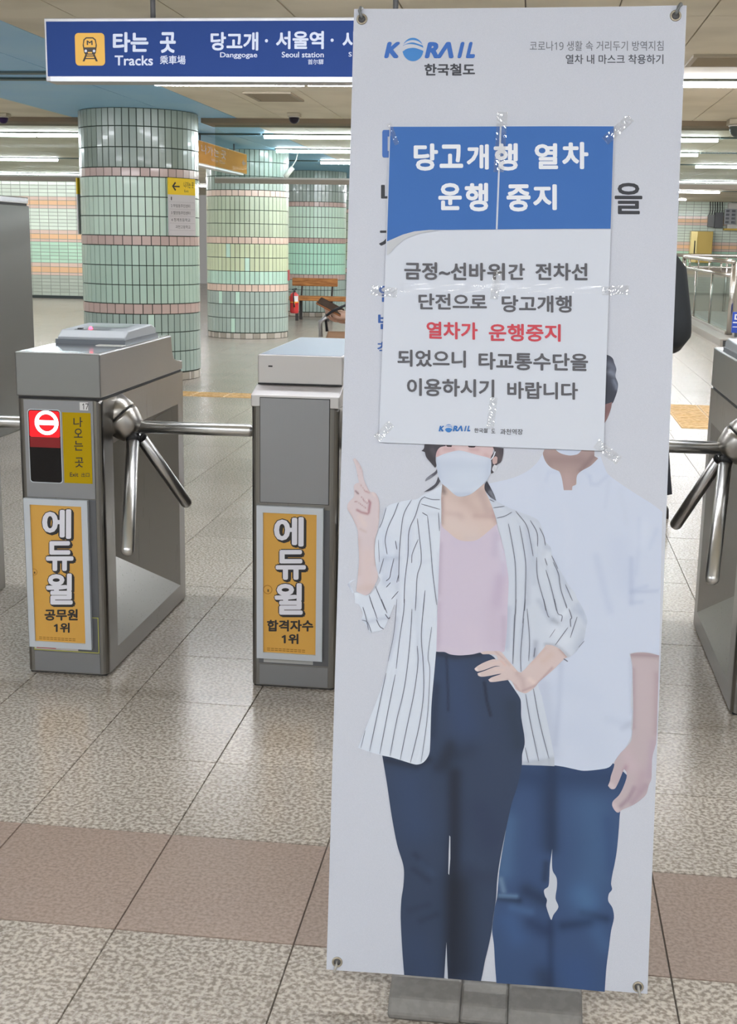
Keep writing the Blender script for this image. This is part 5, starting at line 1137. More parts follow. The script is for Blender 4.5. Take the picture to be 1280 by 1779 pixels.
# grommets, hooks
brass = mat('grommet_metal', (176, 168, 152), 0.3, 0.8); hook_m = mat('hook_grey', (120, 124, 126), 0.45)
for k, (gu, gv) in enumerate(((15.3, -19.1), (581.2, -18.4), (20.5, -1783.9), (582.6, -1787.9))):
    c = bp(gu, gv, 0.0)
    gr = lathe('grommet', [(0.0062, 0.0004), (0.0068, 0.0022), (0.0085, 0.0026), (0.0098, 0.0016), (0.0102, 0.0003)], brass, bs, 24, BN, c)
    lathe('grommet_hole', [(0.0063, 0.0003), (0.0063, 0.0009)], mat('grommet_dark', (84, 84, 86), 0.6), gr, 20, BN, c)
    up = 1 if k < 2 else -1; sd = -1 if k in (0, 2) else 1
    if k < 2:
        pts = [c + BU * 0.001, c + BN * 0.006 + BU * 0.006 + BR * (-0.002 * 1 if k == 0 else 0.002), c + BN * 0.006 + BU * 0.014 + BR * (-0.004 if k == 0 else 0.004), c + BN * 0.001 + BU * 0.020 + BR * (-0.003 if k == 0 else 0.008), c - BN * 0.012 + BU * 0.019 + BR * (0.002 if k == 0 else 0.012)]
        tube('hook', pts, [0.0026, 0.0032, 0.0034, 0.0036, 0.0036], hook_m, bs, 8)
    else:
        pts = [c + BU * 0.002, c + BN * 0.005 - BU * 0.004 + BR * 0.001 * sd, c + BN * 0.004 - BU * 0.016 + BR * 0.004 * sd, c - BN * 0.006 - BU * 0.021 + BR * 0.005 * sd]
        tube('hook', pts, [0.0022, 0.0026, 0.0026, 0.0024], mat('hook_clear', (176, 174, 168), 0.3), bs, 8)
# mast and spring arms behind the sheet
hubp = bp(300, -900, -0.045)
for gu, gv in ((15.3, -19.1), (581.2, -18.4), (20.5, -1783.9), (582.6, -1787.9)):
    tube('spring_arm', [hubp, bp(gu, gv, -0.03) * 0.5 + hubp * 0.5, bp(gu, gv, -0.008)], [0.006, 0.004, 0.003], mat('arm_black', (40, 40, 42), 0.4), bs, 8)
tube('mast', [(0, 0.0, 0.05), hubp], [0.012, 0.010], mat('mast_grey', (150, 150, 150), 0.4), bs, 12)
# moulded base: two side tanks and the middle bridge
base_m = speckle(mat('base_plastic', (130, 128, 126), 0.55), (126, 124, 121), (134, 132, 129), 60.0, 0.84, bump=0.05)
def base_block(name, x0, x1, y0, y1, zt, slope):
    prof = [(y0, 0.0), (y0 - 0.004, 0.012), (y0 + 0.012, zt - slope), (y0 + 0.06, zt), (y1 - 0.03, zt), (y1, 0.02), (y1, 0.0)]
    return prism(name, prof, 'x', x0, x1, base_m, bs, bevel=0.006)
base_block('base_tank', -0.178, -0.045, -0.186, 0.14, 0.052, 0.014)
base_block('base_bridge', -0.046, 0.044, -0.180, 0.13, 0.044, 0.012)
base_block('base_tank', 0.043, 0.178, -0.190, 0.14, 0.052, 0.014)

# ------------------------------------------------------------------ taped paper notice of four sheets
no = empty('paper_notice', bp(278, -798, 0.003) + BASE, 'white paper notice with a blue header taped over the banner', 'notice')
NOFF = bp(278, -798, 0.003)
NL = 0.0034
def npt(u, v, l=0.0):
    return bp(u, v, NL + l) - NOFF
paper = mat('notice_paper', (205, 211, 223), 0.6, spec=0.2, k=PRINT_K)
def quad_sheet(a, b, c, d, l, n=8):
    """paper sheet a=tl b=tr c=br d=bl"""
    v, f = [], []
    for j in range(n + 1):
        for i in range(n + 1):
            s, t = i / n, j / n
            u = (1 - t) * ((1 - s) * a[0] + s * b[0]) + t * ((1 - s) * d[0] + s * c[0])
            w = (1 - t) * ((1 - s) * a[1] + s * b[1]) + t * ((1 - s) * d[1] + s * c[1])
            v.append(npt(u, w, l))
    return two_sided('paper_sheet', v, n, n, -BN * 0.00025, paper, no)
K = NOTICE
mid = lambda a, b, t: (a[0] + (b[0] - a[0]) * t, a[1] + (b[1] - a[1]) * t)
quad_sheet(K['tl'], (K['st'][0], K['st'][1]), (K['mc'][0], K['mc'][1] - 2), (K['ml'][0], K['ml'][1] - 2), 0.0004)
quad_sheet((K['st'][0] - 2, K['st'][1]), K['tr'], (K['mr'][0], K['mr'][1] - 2), (K['mc'][0] - 2, K['mc'][1] - 2), 0.0007)
quad_sheet((K['ml'][0], K['ml'][1] + 2), (K['mc'][0], K['mc'][1] + 2), K['sb'], K['bl'], 0.0010)
quad_sheet((K['mc'][0] - 2, K['mc'][1] + 2), (K['mr'][0], K['mr'][1] + 2), K['br'], (K['sb'][0] - 2, K['sb'][1]), 0.0013)
def notice_poly(name, pts, rgb, l):
    p = pairs(pts)
    # fine enough to follow the sheet
    q = []
    for i in range(len(p)):
        a, b = p[i], p[(i + 1) % len(p)]; n = max(1, int(math.hypot(b[0] - a[0], b[1] - a[1]) / 25))
        q += [mid(a, b, k / n) for k in range(n)]
    x0 = min(a[0] for a in q); x1 = max(a[0] for a in q); y0 = min(a[1] for a in q); y1 = max(a[1] for a in q)
    ins = []
    yy = y0 + 20
    while yy < y1:
        xs = []
        for i in range(len(q)):
            (ax, ay), (bx, by) = q[i], q[(i + 1) % len(q)]
            if (ay > yy) != (by > yy): xs.append(ax + (yy - ay) * (bx - ax) / (by - ay))
        xs.sort()
        for a, b in zip(xs[::2], xs[1::2]):
            xx = a + 12
            while xx < b - 12: ins.append((xx, yy)); xx += 25
        yy += 25
    vo, _, fo, _, _, _ = delaunay_2d_cdt([Vector(a) for a in q + ins], [(i, (i + 1) % len(q)) for i in range(len(q))], [], 1, 1e-4)
    me = mesh(name, [npt(a.x, a.y, l) for a in vo], [tuple(a) for a in fo])
    if me.polygons[0].normal.dot(BN) < 0: me.flip_normals()
    return link(name, me, no, m=print_ink(rgb))
tag(notice_poly('blue_header', HEADER, (58, 106, 176), 0.0017), 'blue printed header with white lettering')
notice_poly('grey_swoosh', SWOOSH, (190, 194, 200), 0.0019)
notice_poly('sheet_seam', SEAM, (196, 204, 218), 0.0020)
for s, q, rgb, b in NOTICE_TEXT:
    text_on('printed_text', s, q, (lambda x, y: npt(x, y, 0.0023)), print_ink(rgb), no, b)
class _P: pass
def logo_on_notice(data):
    letters, globe, swoosh = data
    gp = pairs(globe)
    link('logo_globe', mesh('g', [npt(x, y, 0.0019) for x, y in gp], [tuple(range(len(gp)))]), no, m=print_ink((62, 122, 190)))
    for w in swoosh:
        wp = spline(pairs(w), 3)
        vo, _, fo, _, _, _ = delaunay_2d_cdt([Vector(a) for a in wp], [(i, (i + 1) % len(wp)) for i in range(len(wp))], [], 1, 1e-6)
        link('logo_swoosh', mesh('s', [npt(a.x, a.y, 0.0021) for a in vo], [tuple(a) for a in fo]), no, m=paper)
    for s, q in letters:
        text_on('logo_letter', s, q, (lambda x, y: npt(x, y, 0.0023)), print_ink((54, 112, 182)), no, 0.055)
logo_on_notice(LOGO_SMALL)
# clear tape with crinkles
tape = bpy.data.materials.new('clear_tape'); tape.use_nodes = True
nt = tape.node_tree; nt.nodes.clear()
mo = nt.nodes.new('ShaderNodeOutputMaterial'); mxs = nt.nodes.new('ShaderNodeMixShader'); tr = nt.nodes.new('ShaderNodeBsdfTransparent'); gl = nt.nodes.new('ShaderNodeBsdfGlossy')
tr.inputs[0].default_value = (1, 1, 1, 1); gl.inputs['Roughness'].default_value = 0.10
mxs.inputs[0].default_value = 0.03
nt.links.new(tr.outputs[0], mxs.inputs[1]); nt.links.new(gl.outputs[0], mxs.inputs[2]); nt.links.new(mxs.outputs[0], mo.inputs[0])
tape_c = tape.copy(); tape_c.name = 'crumpled_tape'
for nd in tape_c.node_tree.nodes:
    if nd.type == 'MIX_SHADER': nd.inputs[0].default_value = 0.16
    if nd.type == 'BSDF_GLOSSY': nd.inputs['Roughness'].default_value = 0.05
def tape_strip(path, w, crinkle, n=26, lay=0.003):
    """strip along path (banner mm) with real crumples"""
    rnd = random.Random(int(path[0][0] * 7 + path[0][1]))
    v, f = [], []
    (ax, ay), (bx, by) = path
    dx, dy = bx - ax, by - ay; l = math.hypot(dx, dy); nx, ny = -dy / l, dx / l
    m = 6
    for i in range(n + 1):
        for j in range(m + 1):
            s = i / n; t = (j / m - 0.5) * w
            h = lay + rnd.uniform(0, crinkle) * (0.3 + 0.7 * rnd.random())
            v.append(npt(ax + dx * s + nx * t, ay + dy * s + ny * t, h))
    for i in range(n):
        for j in range(m):
            k = i * (m + 1) + j; f.append((k, k + m + 1, k + m + 2, k + 1))
    me = mesh('clear_tape', v, f)
    o = link('clear_tape', me, no, m=tape_c if crinkle > 0.0006 else tape)
    tag(o, 'crumpled clear adhesive tape catching the light')
    return o
TP = {k: v for k, v in TAPES.items()}
for k, (p, w, c) in TP.items(): tape_strip(p, w, c)

# ------------------------------------------------------------------ signs on the first column
def column_sign(phi, hw, label, c=(-3.91, 12.5), rows=True):
    a = math.radians(phi); n = Vector((math.cos(a), math.sin(a), 0)); t = Vector((-n.y, n.x, 0))
    root = empty('exit_sign', (c[0] + n.x * 0.588, c[1] + n.y * 0.588, 1.405), label, 'sign', 'exit signs on the first column')
    def P(x, z, d): return Vector((0, 0, z)) + t * x + n * d
    def slab(name, x0, x1, z0, z1, d0, d1, m, parent):
        v = [P(x, z, d) for d in (d0, d1) for x, z in ((x0, z0), (x1, z0), (x1, z1), (x0, z1))]
        return link(name, mesh(name, v, [(3, 2, 1, 0), (4, 5, 6, 7), (0, 1, 5, 4), (1, 2, 6, 5), (2, 3, 7, 6), (3, 0, 4, 7)]), parent, m=m)
    bk = slab('list_panel', -hw, hw, 0.0, 0.385, 0, 0.012, mat('list_white', (206, 202, 204), 0.5), root)
    yl = slab('yellow_panel', -hw, hw, 0.385, 0.54, 0, 0.013, YELLOW, root)
    pt = lambda d: (lambda x, z: P(x, z, d))
    arrow = [((-hw + 0.045, 0.462), (-hw + 0.085, 0.505), (-hw + 0.098, 0.493), (-hw + 0.073, 0.468), (-hw + 0.145, 0.468), (-hw + 0.145, 0.455), (-hw + 0.073, 0.455), (-hw + 0.098, 0.431), (-hw + 0.085, 0.419))]
    link('arrow', mesh('arrow', [P(x, z, 0.0135) for x, z in arrow[0]], [tuple(range(9))]), yl, m=INK)
    text_on('sign_lettering', '나가는 곳', ((-hw + 0.20, 0.452), (hw + 0.10 - 0.12, 0.452), (-hw + 0.20, 0.51)), pt(0.0135), INK, yl, 0.01)
    text_on('sign_lettering', 'Exit', ((-hw + 0.205, 0.412), (-hw + 0.26, 0.412), (-hw + 0.205, 0.435)), pt(0.0135), INK, yl)
    if rows:
        for k, s in enumerate(('1', '2 부림동주민센터', '3 별양동주민센터', '4 청계초등학교', '과천고등학교')):
            z = 0.352 - 0.066 * k
            x1 = -hw + 0.03 + (0.25 if len(s) > 3 else 0.012)
            text_on('list_lettering', s, ((-hw + (0.03 if s[0] in '1234' else 0.085), z - 0.02), (x1, z - 0.02), (-hw + (0.03 if s[0] in '1234' else 0.085), z + 0.012)), pt(0.0125), INK, bk)
            slab('list_line', -hw + 0.01, hw - 0.01, z - 0.037, z - 0.035, 0.0118, 0.0124, mat('list_rule', (160, 156, 158), 0.6), bk)
    return root
column_sign(-31, 0.175, 'yellow exit arrow sign with a white list on the right of the nearest column')
column_sign(-31 - 148, 0.15, 'exit sign seen edge-on at the left of the nearest column', rows=False)

# hanging orange exit sign between the first two columns
os_ = empty('hanging_exit_sign', (-3.9, 15.6, 0), 'long orange hanging exit sign between the two nearest columns', 'sign')
box('casing', (-0.06, -1.35, 2.215), (0.052, 1.42, 2.475), mat('exit_casing', (150, 128, 84), 0.5), os_, 0.004)
of = box('orange_face', (0.05, -1.34, 2.225), (0.0535, 1.41, 2.468), mat('exit_orange', (196, 142, 72), 0.9, spec=0.05, k=0.8), os_)
box('white_underside', (-0.06, -1.35, 2.195), (0.055, 1.2, 2.214), WHITE_P, os_)
text_on('sign_lettering', '나가는 곳', ((-0.95, 2.335), (0.25, 2.335), (-0.95, 2.44)), (lambda y, z: (0.0545, y, z)), mat('exit_ink', (120, 88, 52), 0.6), os_, 0.01)
text_on('sign_lettering', 'Way Out', ((-0.5, 2.26), (0.2, 2.26), (-0.5, 2.31)), (lambda y, z: (0.0545, y, z)), mat('exit_ink', (120, 88, 52), 0.6), os_)
prism('arrow', [(1.12, 2.35), (1.24, 2.40), (1.24, 2.365), (1.34, 2.365), (1.34, 2.335), (1.24, 2.335), (1.24, 2.30)], 'x', 0.0536, 0.0546, mat('exit_ink', (120, 88, 52), 0.6), os_)
for yy in (-0.8, 0.9):
    tube('hanger_rod', [(0, yy, 2.475), (0, yy, CEIL)], 0.01, MATS['pole_dark'], os_, 8)

# ------------------------------------------------------------------ ceiling fittings
def dome(x, y, label, s=1.0, dark=(48, 44, 56)):
    r = empty('dome_camera', (x, y, CEIL), label, 'security camera', 'ceiling dome cameras')
    box('mount', (-0.06 * s, -0.06 * s, -0.03 * s), (0.06 * s, 0.06 * s, 0.0), mat('mount_beige', (180, 172, 152), 0.6), r, 0.004)
    lathe('collar', [(0.052 * s, -0.03 * s), (0.056 * s, -0.036 * s), (0.052 * s, -0.04 * s)], mat('collar_white', (196, 192, 184), 0.4), r, 24)
    lathe('dome', [(0.050 * s, -0.04 * s), (0.049 * s, -0.058 * s), (0.041 * s, -0.078 * s), (0.025 * s, -0.093 * s), (0.001, -0.098 * s)], mat('dome_dark_%d' % dark[0], dark, 0.35, spec=0.2, k=0.6), r, 24)
dome(-2.34, 12.4, 'dark dome camera on the ceiling right of the nearest column')
dome(-5.34, 12.6, 'purple-dark dome camera on the ceiling at the left picture edge', 1.0, (60, 40, 86))
dome(1.86, 12.75, 'large grey dome camera on the ceiling at the right picture edge', 1.7, (92, 100, 98))

def vent(x0, x1, y0, y1, label):
    r = empty('ceiling_vent', ((x0 + x1) / 2, (y0 + y1) / 2, CEIL), label, 'vent', 'ceiling vents')
    hx, hy = (x1 - x0) / 2, (y1 - y0) / 2
    m = mat('vent_beige', (160, 150, 130), 0.6)
    bm = bmesh.new()
    for a, b in (((-hx, -hy), (hx, -hy + 0.03)), ((-hx, hy - 0.03), (hx, hy)), ((-hx, -hy + 0.03), (-hx + 0.03, hy - 0.03)), ((hx - 0.03, -hy + 0.03), (hx, hy - 0.03))):
        add_box(bm, (a[0], a[1], -0.016), (b[0], b[1], 0))
    link('frame', bm_mesh('frame', bm), r, m=m)
    box('duct', (-hx + 0.03, -hy + 0.03, -0.002), (hx - 0.03, hy - 0.03, 0), mat('duct_dark', (92, 84, 70), 0.8), r)
    for k in range(6):
        yy = -hy + 0.05 + (2 * hy - 0.1) * k / 5
        v = [(-hx + 0.03, yy - 0.016, -0.003), (hx - 0.03, yy - 0.016, -0.003), (hx - 0.03, yy + 0.016, -0.014), (-hx + 0.03, yy + 0.016, -0.014)]
        v += [(a, b, c - 0.002) for a, b, c in v]
        link('slat', mesh('slat', v, [(0, 1, 2, 3), (7, 6, 5, 4), (0, 4, 5, 1), (1, 5, 6, 2), (2, 6, 7, 3), (3, 7, 4, 0)]), r, m=m)
vent(-2.43, -2.03, 10.6, 11.22, 'square beige ceiling vent between the hanging sign and the first dome camera')
vent(0.93, 1.5, 8.48, 8.95, 'square beige ceiling vent at the right picture edge')

bc = empty('bullet_camera', (-3.42, 17.75, 2.2), 'small white bullet camera on a bracket beside the second column', 'security camera')
tube('barrel', [(-0.05, -0.02, 0.02), (0.05, 0.02, 0.15)], 0.034, mat('camera_white', (206, 202, 192), 0.4), bc, 12)
tube('bracket', [(0.0, 0.0, 0.10), (0.09, 0.05, 0.25), (0.12, 0.05, CEIL - 2.2)], 0.009, mat('camera_bracket', (196, 196, 190), 0.5), bc, 8)

# ------------------------------------------------------------------ fire extinguisher and its plate on the second column
fx = empty('fire_extinguisher', (-3.42, 18.2, 0.33), 'red fire extinguisher hanging beside the yellow-green column', 'fire extinguisher')
ext_red = mat('extinguisher_red', (196, 40, 44), 0.3, coat=0.3)
lathe('cylinder', [(0.05, 0.0), (0.062, 0.008), (0.065, 0.03), (0.065, 0.235), (0.058, 0.27), (0.035, 0.292), (0.02, 0.30)], ext_red, fx, 24)
lathe('valve', [(0.018, 0.30), (0.018, 0.325), (0.012, 0.33)], DARK, fx, 12)
prism('handle', [(-0.03, 0.33), (0.04, 0.345), (0.04, 0.36), (-0.035, 0.345)], 'y', -0.01, 0.01, DARK, fx)
tube('hose', [(0.0, -0.02, 0.32), (0.0, -0.075, 0.27), (0.01, -0.078, 0.15), (0.015, -0.075, 0.09)], [0.008, 0.008, 0.008, 0.011], DARK, fx, 8)
v = []; f = []
for k in range(9):
    a = math.radians(-88 + 8 * k)
    for z in (0.17, 0.25): v.append((0.0662 * math.cos(a), 0.0662 * math.sin(a), z))
for k in range(8): f.append((2 * k, 2 * k + 2, 2 * k + 3, 2 * k + 1))
link('white_label', mesh('white_label', v, f), fx, m=WHITE_P)
lathe('yellow_strap', [(0.0658, 0.155), (0.0664, 0.156), (0.0664, 0.166), (0.0658, 0.167)], mat('strap_yellow', (236, 172, 40), 0.5), fx, 24)
boxes('strap_tail', [((0.004, -0.072, 0.085), (0.022, -0.066, 0.16))], MATS['strap_yellow'], fx)
box('wall_hook', (-0.11, -0.012, 0.30), (0.0, 0.012, 0.312), STEEL, fx)
ep = box('extinguisher_plate', (-3.527, 18.0, 0.80), (-3.47, 18.11, 0.95), mat('plate_red', (170, 70, 70), 0.5)); tag(ep, 'small dark red plate fixed to the side of the yellow-green column', 'sign')

# ------------------------------------------------------------------ wooden bench
wood = mat('bench_wood', (178, 118, 62), 0.55)
tc = N(wood, 'ShaderNodeTexCoord'); mp = N(wood, 'ShaderNodeMapping'); mp.inputs['Scale'].default_value = (2.5, 30, 30)
nz = N(wood, 'ShaderNodeTexNoise'); nz.inputs['Scale'].default_value = 2.0; nz.inputs['Detail'].default_value = 5; rp = N(wood, 'ShaderNodeValToRGB')
rp.color_ramp.elements[0].position = 0.35; rp.color_ramp.elements[0].color = (*lin((142, 86, 40)), 1); rp.color_ramp.elements[1].position = 0.65; rp.color_ramp.elements[1].color = (*lin((196, 136, 74)), 1)
L(wood, tc.outputs['Object'], mp.inputs['Vector']); L(wood, mp.outputs['Vector'], nz.inputs['Vector']); L(wood, nz.outputs['Fac'], rp.inputs['Fac']); L(wood, rp.outputs['Color'], bsdf(wood).inputs['Base Color'])
be = empty('wooden_bench', (-3.6, 21.8, 0), 'wooden plank bench in front of the mint column', 'bench')
box('backrest', (-0.59, 0.28, 0.575), (0.215, 0.325, 0.715), wood, be, 0.012)
for k in range(3):
    box('seat_plank', (-0.55, -0.22 + 0.15 * k, 0.345), (0.47, -0.085 + 0.15 * k, 0.415 if k else 0.42), wood, be, 0.01)
for x in (-0.42, 0.12):
    box('leg', (x - 0.025, -0.17, 0.0), (x + 0.025, -0.12, 0.346), mat('bench_iron', (58, 54, 54), 0.5), be)
    box('leg', (x - 0.025, 0.2, 0.0), (x + 0.025, 0.25, 0.346), mat('bench_iron', (58, 54, 54), 0.5), be)
    tube('back_post', [(x, 0.22, 0.3), (x, 0.345, 0.6), (x, 0.345, 0.70)], 0.016, MATS['bench_iron'], be, 8)

# ------------------------------------------------------------------ stair enclosure on the right
kb = box('stair_kerb', (2.66, 18.45, 0.0), (6.5, 26.6, 0.10), mat('kerb_stone', (156, 150, 142), 0.35)); tag(kb, 'low stone kerb around the stairwell at the right', 'kerb')
kf = box('kerb_face', (2.70, 18.438, 0.0), (6.5, 18.45, 0.085), mat('kerb_dark', (48, 48, 50), 0.4), None); kf.parent = kb
sr = empty('stair_railing', (2.9, 19.4, 0.10), 'stainless stair railing with glass panels at the right of the hall', 'railing')
rail_steel = mat('railing_steel', (196, 192, 186), 0.25, 1.0)
tube('handrail', [(0, -0.05, 1.065), (0, 6.2, 1.065)], 0.034, rail_steel, sr, 14)
tube('lower_rail', [(0, 0.06, 0.865), (0, 6.2, 0.865)], 0.026, rail_steel, sr, 14)
tube('post', [(0.02, 0, 0), (0.02, 0, 1.06)], 0.045, rail_steel, sr, 16)
tube('post', [(0, 6.2, 0), (0, 6.2, 1.06)], 0.04, rail_steel, sr, 14)
for yy in (2.1, 4.2):
    tube('baluster', [(0, yy, 0.0), (0, yy, 0.86)], 0.02, rail_steel, sr, 10)
for yy in (1.2, 2.6, 4.0, 5.3):
    tube('rail_bracket', [(0, yy, 0.87), (0, yy, 1.05)], 0.014, rail_steel, sr, 8)
box('bottom_rail', (-0.04, 0.05, 0.0), (0.04, 6.2, 0.045), rail_steel, sr, 0.004)
pane = mat('railing_glass', (150, 168, 168), 0.05)
gm = bpy.data.materials.new('railing_pane'); gm.use_nodes = True; nt = gm.node_tree; nt.nodes.clear()
mo = nt.nodes.new('ShaderNodeOutputMaterial'); mxs = nt.nodes.new('ShaderNodeMixShader'); tr = nt.nodes.new('ShaderNodeBsdfTransparent'); gl = nt.nodes.new('ShaderNodeBsdfGlossy')
tr.inputs[0].default_value = (0.80, 0.88, 0.87, 1); gl.inputs['Roughness'].default_value = 0.04; mxs.inputs[0].default_value = 0.14
nt.links.new(tr.outputs[0], mxs.inputs[1]); nt.links.new(gl.outputs[0], mxs.inputs[2]); nt.links.new(mxs.outputs[0], mo.inputs[0])
for y0, y1 in ((0.06, 2.08), (2.12, 4.18), (4.22, 6.15)):
    box('glass_panel', (-0.005, y0, 0.05), (0.005, y1, 0.835), gm, sr)
br = empty('back_railing', (2.9, 26.2, 0.10), 'far cross railing behind the stairwell at the right', 'railing')
tube('handrail', [(-0.1, 0, 1.09), (3.4, 0, 1.09)], 0.035, rail_steel, br, 12)
tube('lower_rail', [(0.0, 0, 0.86), (3.4, 0, 0.86)], 0.028, rail_steel, br, 12)
box('front_panel', (0.0, 0.02, 0.0), (3.4, 0.05, 0.83), mat('stair_panel', (150, 140, 128), 0.5), br)
for x in (0.9, 1.9, 2.9): tube('post', [(x, 0, 0), (x, 0, 1.08)], 0.025, rail_steel, br, 10)
bl = empty('stair_sign', (2.99, 19.0, 0.10), 'blue floor-standing sign with white lettering beside the stair railing post', 'sign')
box('board', (-0.10, 0, 0.06), (0.55, 0.03, 0.36), mat('sign_board_blue', (34, 72, 176), 0.4), bl, 0.003)
box('foot', (-0.05, -0.02, 0.0), (0.5, 0.06, 0.06), mat('sign_foot', (70, 74, 80), 0.5), bl)
text_on('sign_lettering', '드', ((-0.09, 0.20), (0.06, 0.20), (-0.09, 0.33)), (lambda x, z: (x, -0.001, z)), WHITE_P, bl, 0.02)
boxes('sign_rule', [((-0.09, -0.0012, 0.14), (0.5, -0.0005, 0.15))], WHITE_P, bl)

# ------------------------------------------------------------------ equipment on the far wall
gc = empty('gold_cabinet', (4.6, 37.14, 0.9), 'gold wall cabinet above the stair handrail at the right', 'cabinet')
box('body', (-0.12, -0.34, 0.0), (0.30, 0.0, 0.86), mat('gold_metal', (186, 160, 88), 0.35, 0.5), gc, 0.006)
box('door', (-0.30, -0.36, 0.01), (-0.12, -0.02, 0.86), mat('gold_lit_door', (226, 206, 140), 0.25, 0.5), gc, 0.006)  # paler gold paints in the light on the cabinet's left side
box('handle', (-0.20, -0.375, 0.25), (-0.17, -0.36, 0.6), DARK, gc)
eb = empty('electrical_box', (5.5, 37.14, 1.8), 'white electrical box with rows of grey sockets at the right picture edge', 'electrical box')
box('housing', (-0.22, -0.22, 0.05), (0.5, 0.0, 0.74), mat('box_white', (222, 220, 214), 0.45), eb, 0.006)
box('yellow_base', (-0.30, -0.24, 0.0), (0.1, -0.02, 0.05), mat('box_yellow', (226, 192, 90), 0.5), eb)
box('socket_plate', (-0.32, -0.28, 0.16), (0.0, -0.2225, 0.58), mat('plate_grey', (176, 178, 182), 0.4), eb, 0.004)
for k in range(4):
    for j in range(2):
        box('socket', (-0.29 + 0.16 * j, -0.315, 0.19 + 0.1 * k), (-0.20 + 0.16 * j, -0.281, 0.25 + 0.1 * k), mat('socket_grey', (104, 106, 112), 0.5), eb)
cb = empty('cable_box', (5.0, 37.14, 1.86), 'dark grey cable boxes under hanging black cables on the far wall', 'electrical box')
box('box', (-0.06, -0.2, 0.0), (0.16, 0.0, 0.42), mat('cable_grey', (98, 100, 104), 0.5), cb, 0.006)
box('box', (-0.24, -0.16, 0.02), (-0.07, 0.0, 0.36), mat('cable_grey_light', (128, 130, 132), 0.5), cb, 0.006)
for k in range(6):
    x = -0.2 + 0.065 * k
    tube('cable', [(x, -0.08, 0.36), (x + 0.01, -0.1, 0.5), (x - 0.005, -0.08, CEIL - 1.86)], 0.012, DARK, cb, 6)

# ------------------------------------------------------------------ people
def skin_mesh(name, joints, bones, root, sub=2):
    names = list(joints)
    me = bpy.data.meshes.new(name)
    me.from_pydata([joints[n][0] for n in names], [(names.index(a), names.index(b)) for a, b in bones], [])
    ob = bpy.data.objects.new(name, me); TMP.collection.objects.link(ob)
    ob.modifiers.new('skin', 'SKIN')
    for n, d in zip(names, me.skin_vertices[0].data):
        r = joints[n][1]
        d.radius = r if isinstance(r, tuple) else (r, r)
        d.use_root = (n == root)
    sb_ = ob.modifiers.new('sub', 'SUBSURF'); sb_.levels = sub; sb_.render_levels = sub
    vl = TMP.view_layers[0]; vl.update()
    out = bpy.data.meshes.new_from_object(ob.evaluated_get(vl.depsgraph))
    bpy.data.objects.remove(ob); bpy.data.meshes.remove(me)
    out.name = name
    out.polygons.foreach_set('use_smooth', [True] * len(out.polygons))
    return out

def hand(prefix, wrist, d, n_, joints, bones, curl, s=1.0, thumb=1):
    """five-finger hand: d = pointing direction, n_ = back-of-hand normal"""
    d = Vector(d).normalized(); nn = Vector(n_); nn = (nn - d * nn.dot(d)).normalized(); side = d.cross(nn) * thumb
    w = Vector(wrist)
    palm = w + d * 0.055 * s
    joints[prefix + 'palm'] = (tuple(palm), (0.032 * s, 0.015 * s)); bones.append((prefix + 'wrist', prefix + 'palm'))
    for k, (off, ln) in enumerate(((0.028, 0.070), (0.010, 0.078), (-0.009, 0.072), (-0.026, 0.058))):
        a = palm + d * 0.032 * s + side * off * s
        b = a + (d * math.cos(curl) - nn * math.sin(curl)) * ln * 0.5 * s
        c = b + (d * math.cos(curl * 2) - nn * math.sin(curl * 2)) * ln * 0.5 * s
        for t, (p, r) in enumerate(((a, 0.0095), (b, 0.0088), (c, 0.0075))):
            joints['%sf%d%d' % (prefix, k, t)] = (tuple(p), r * s)
        bones += [(prefix + 'palm', '%sf%d0' % (prefix, k)), ('%sf%d0' % (prefix, k), '%sf%d1' % (prefix, k)), ('%sf%d1' % (prefix, k), '%sf%d2' % (prefix, k))]
    a = w + d * 0.03 * s + side * 0.034 * s - nn * 0.006
    b = a + (d * 0.8 + side * 0.5 - nn * 0.3).normalized() * 0.036 * s; c = b + (d * 0.95 + side * 0.05 - nn * 0.35).normalized() * 0.03 * s
    for t, (p, r) in enumerate(((a, 0.012), (b, 0.0105), (c, 0.0085))): joints['%st%d' % (prefix, t)] = (tuple(p), r * s)
    bones += [(prefix + 'palm', prefix + 't0'), (prefix + 't0', prefix + 't1'), (prefix + 't1', prefix + 't2')]

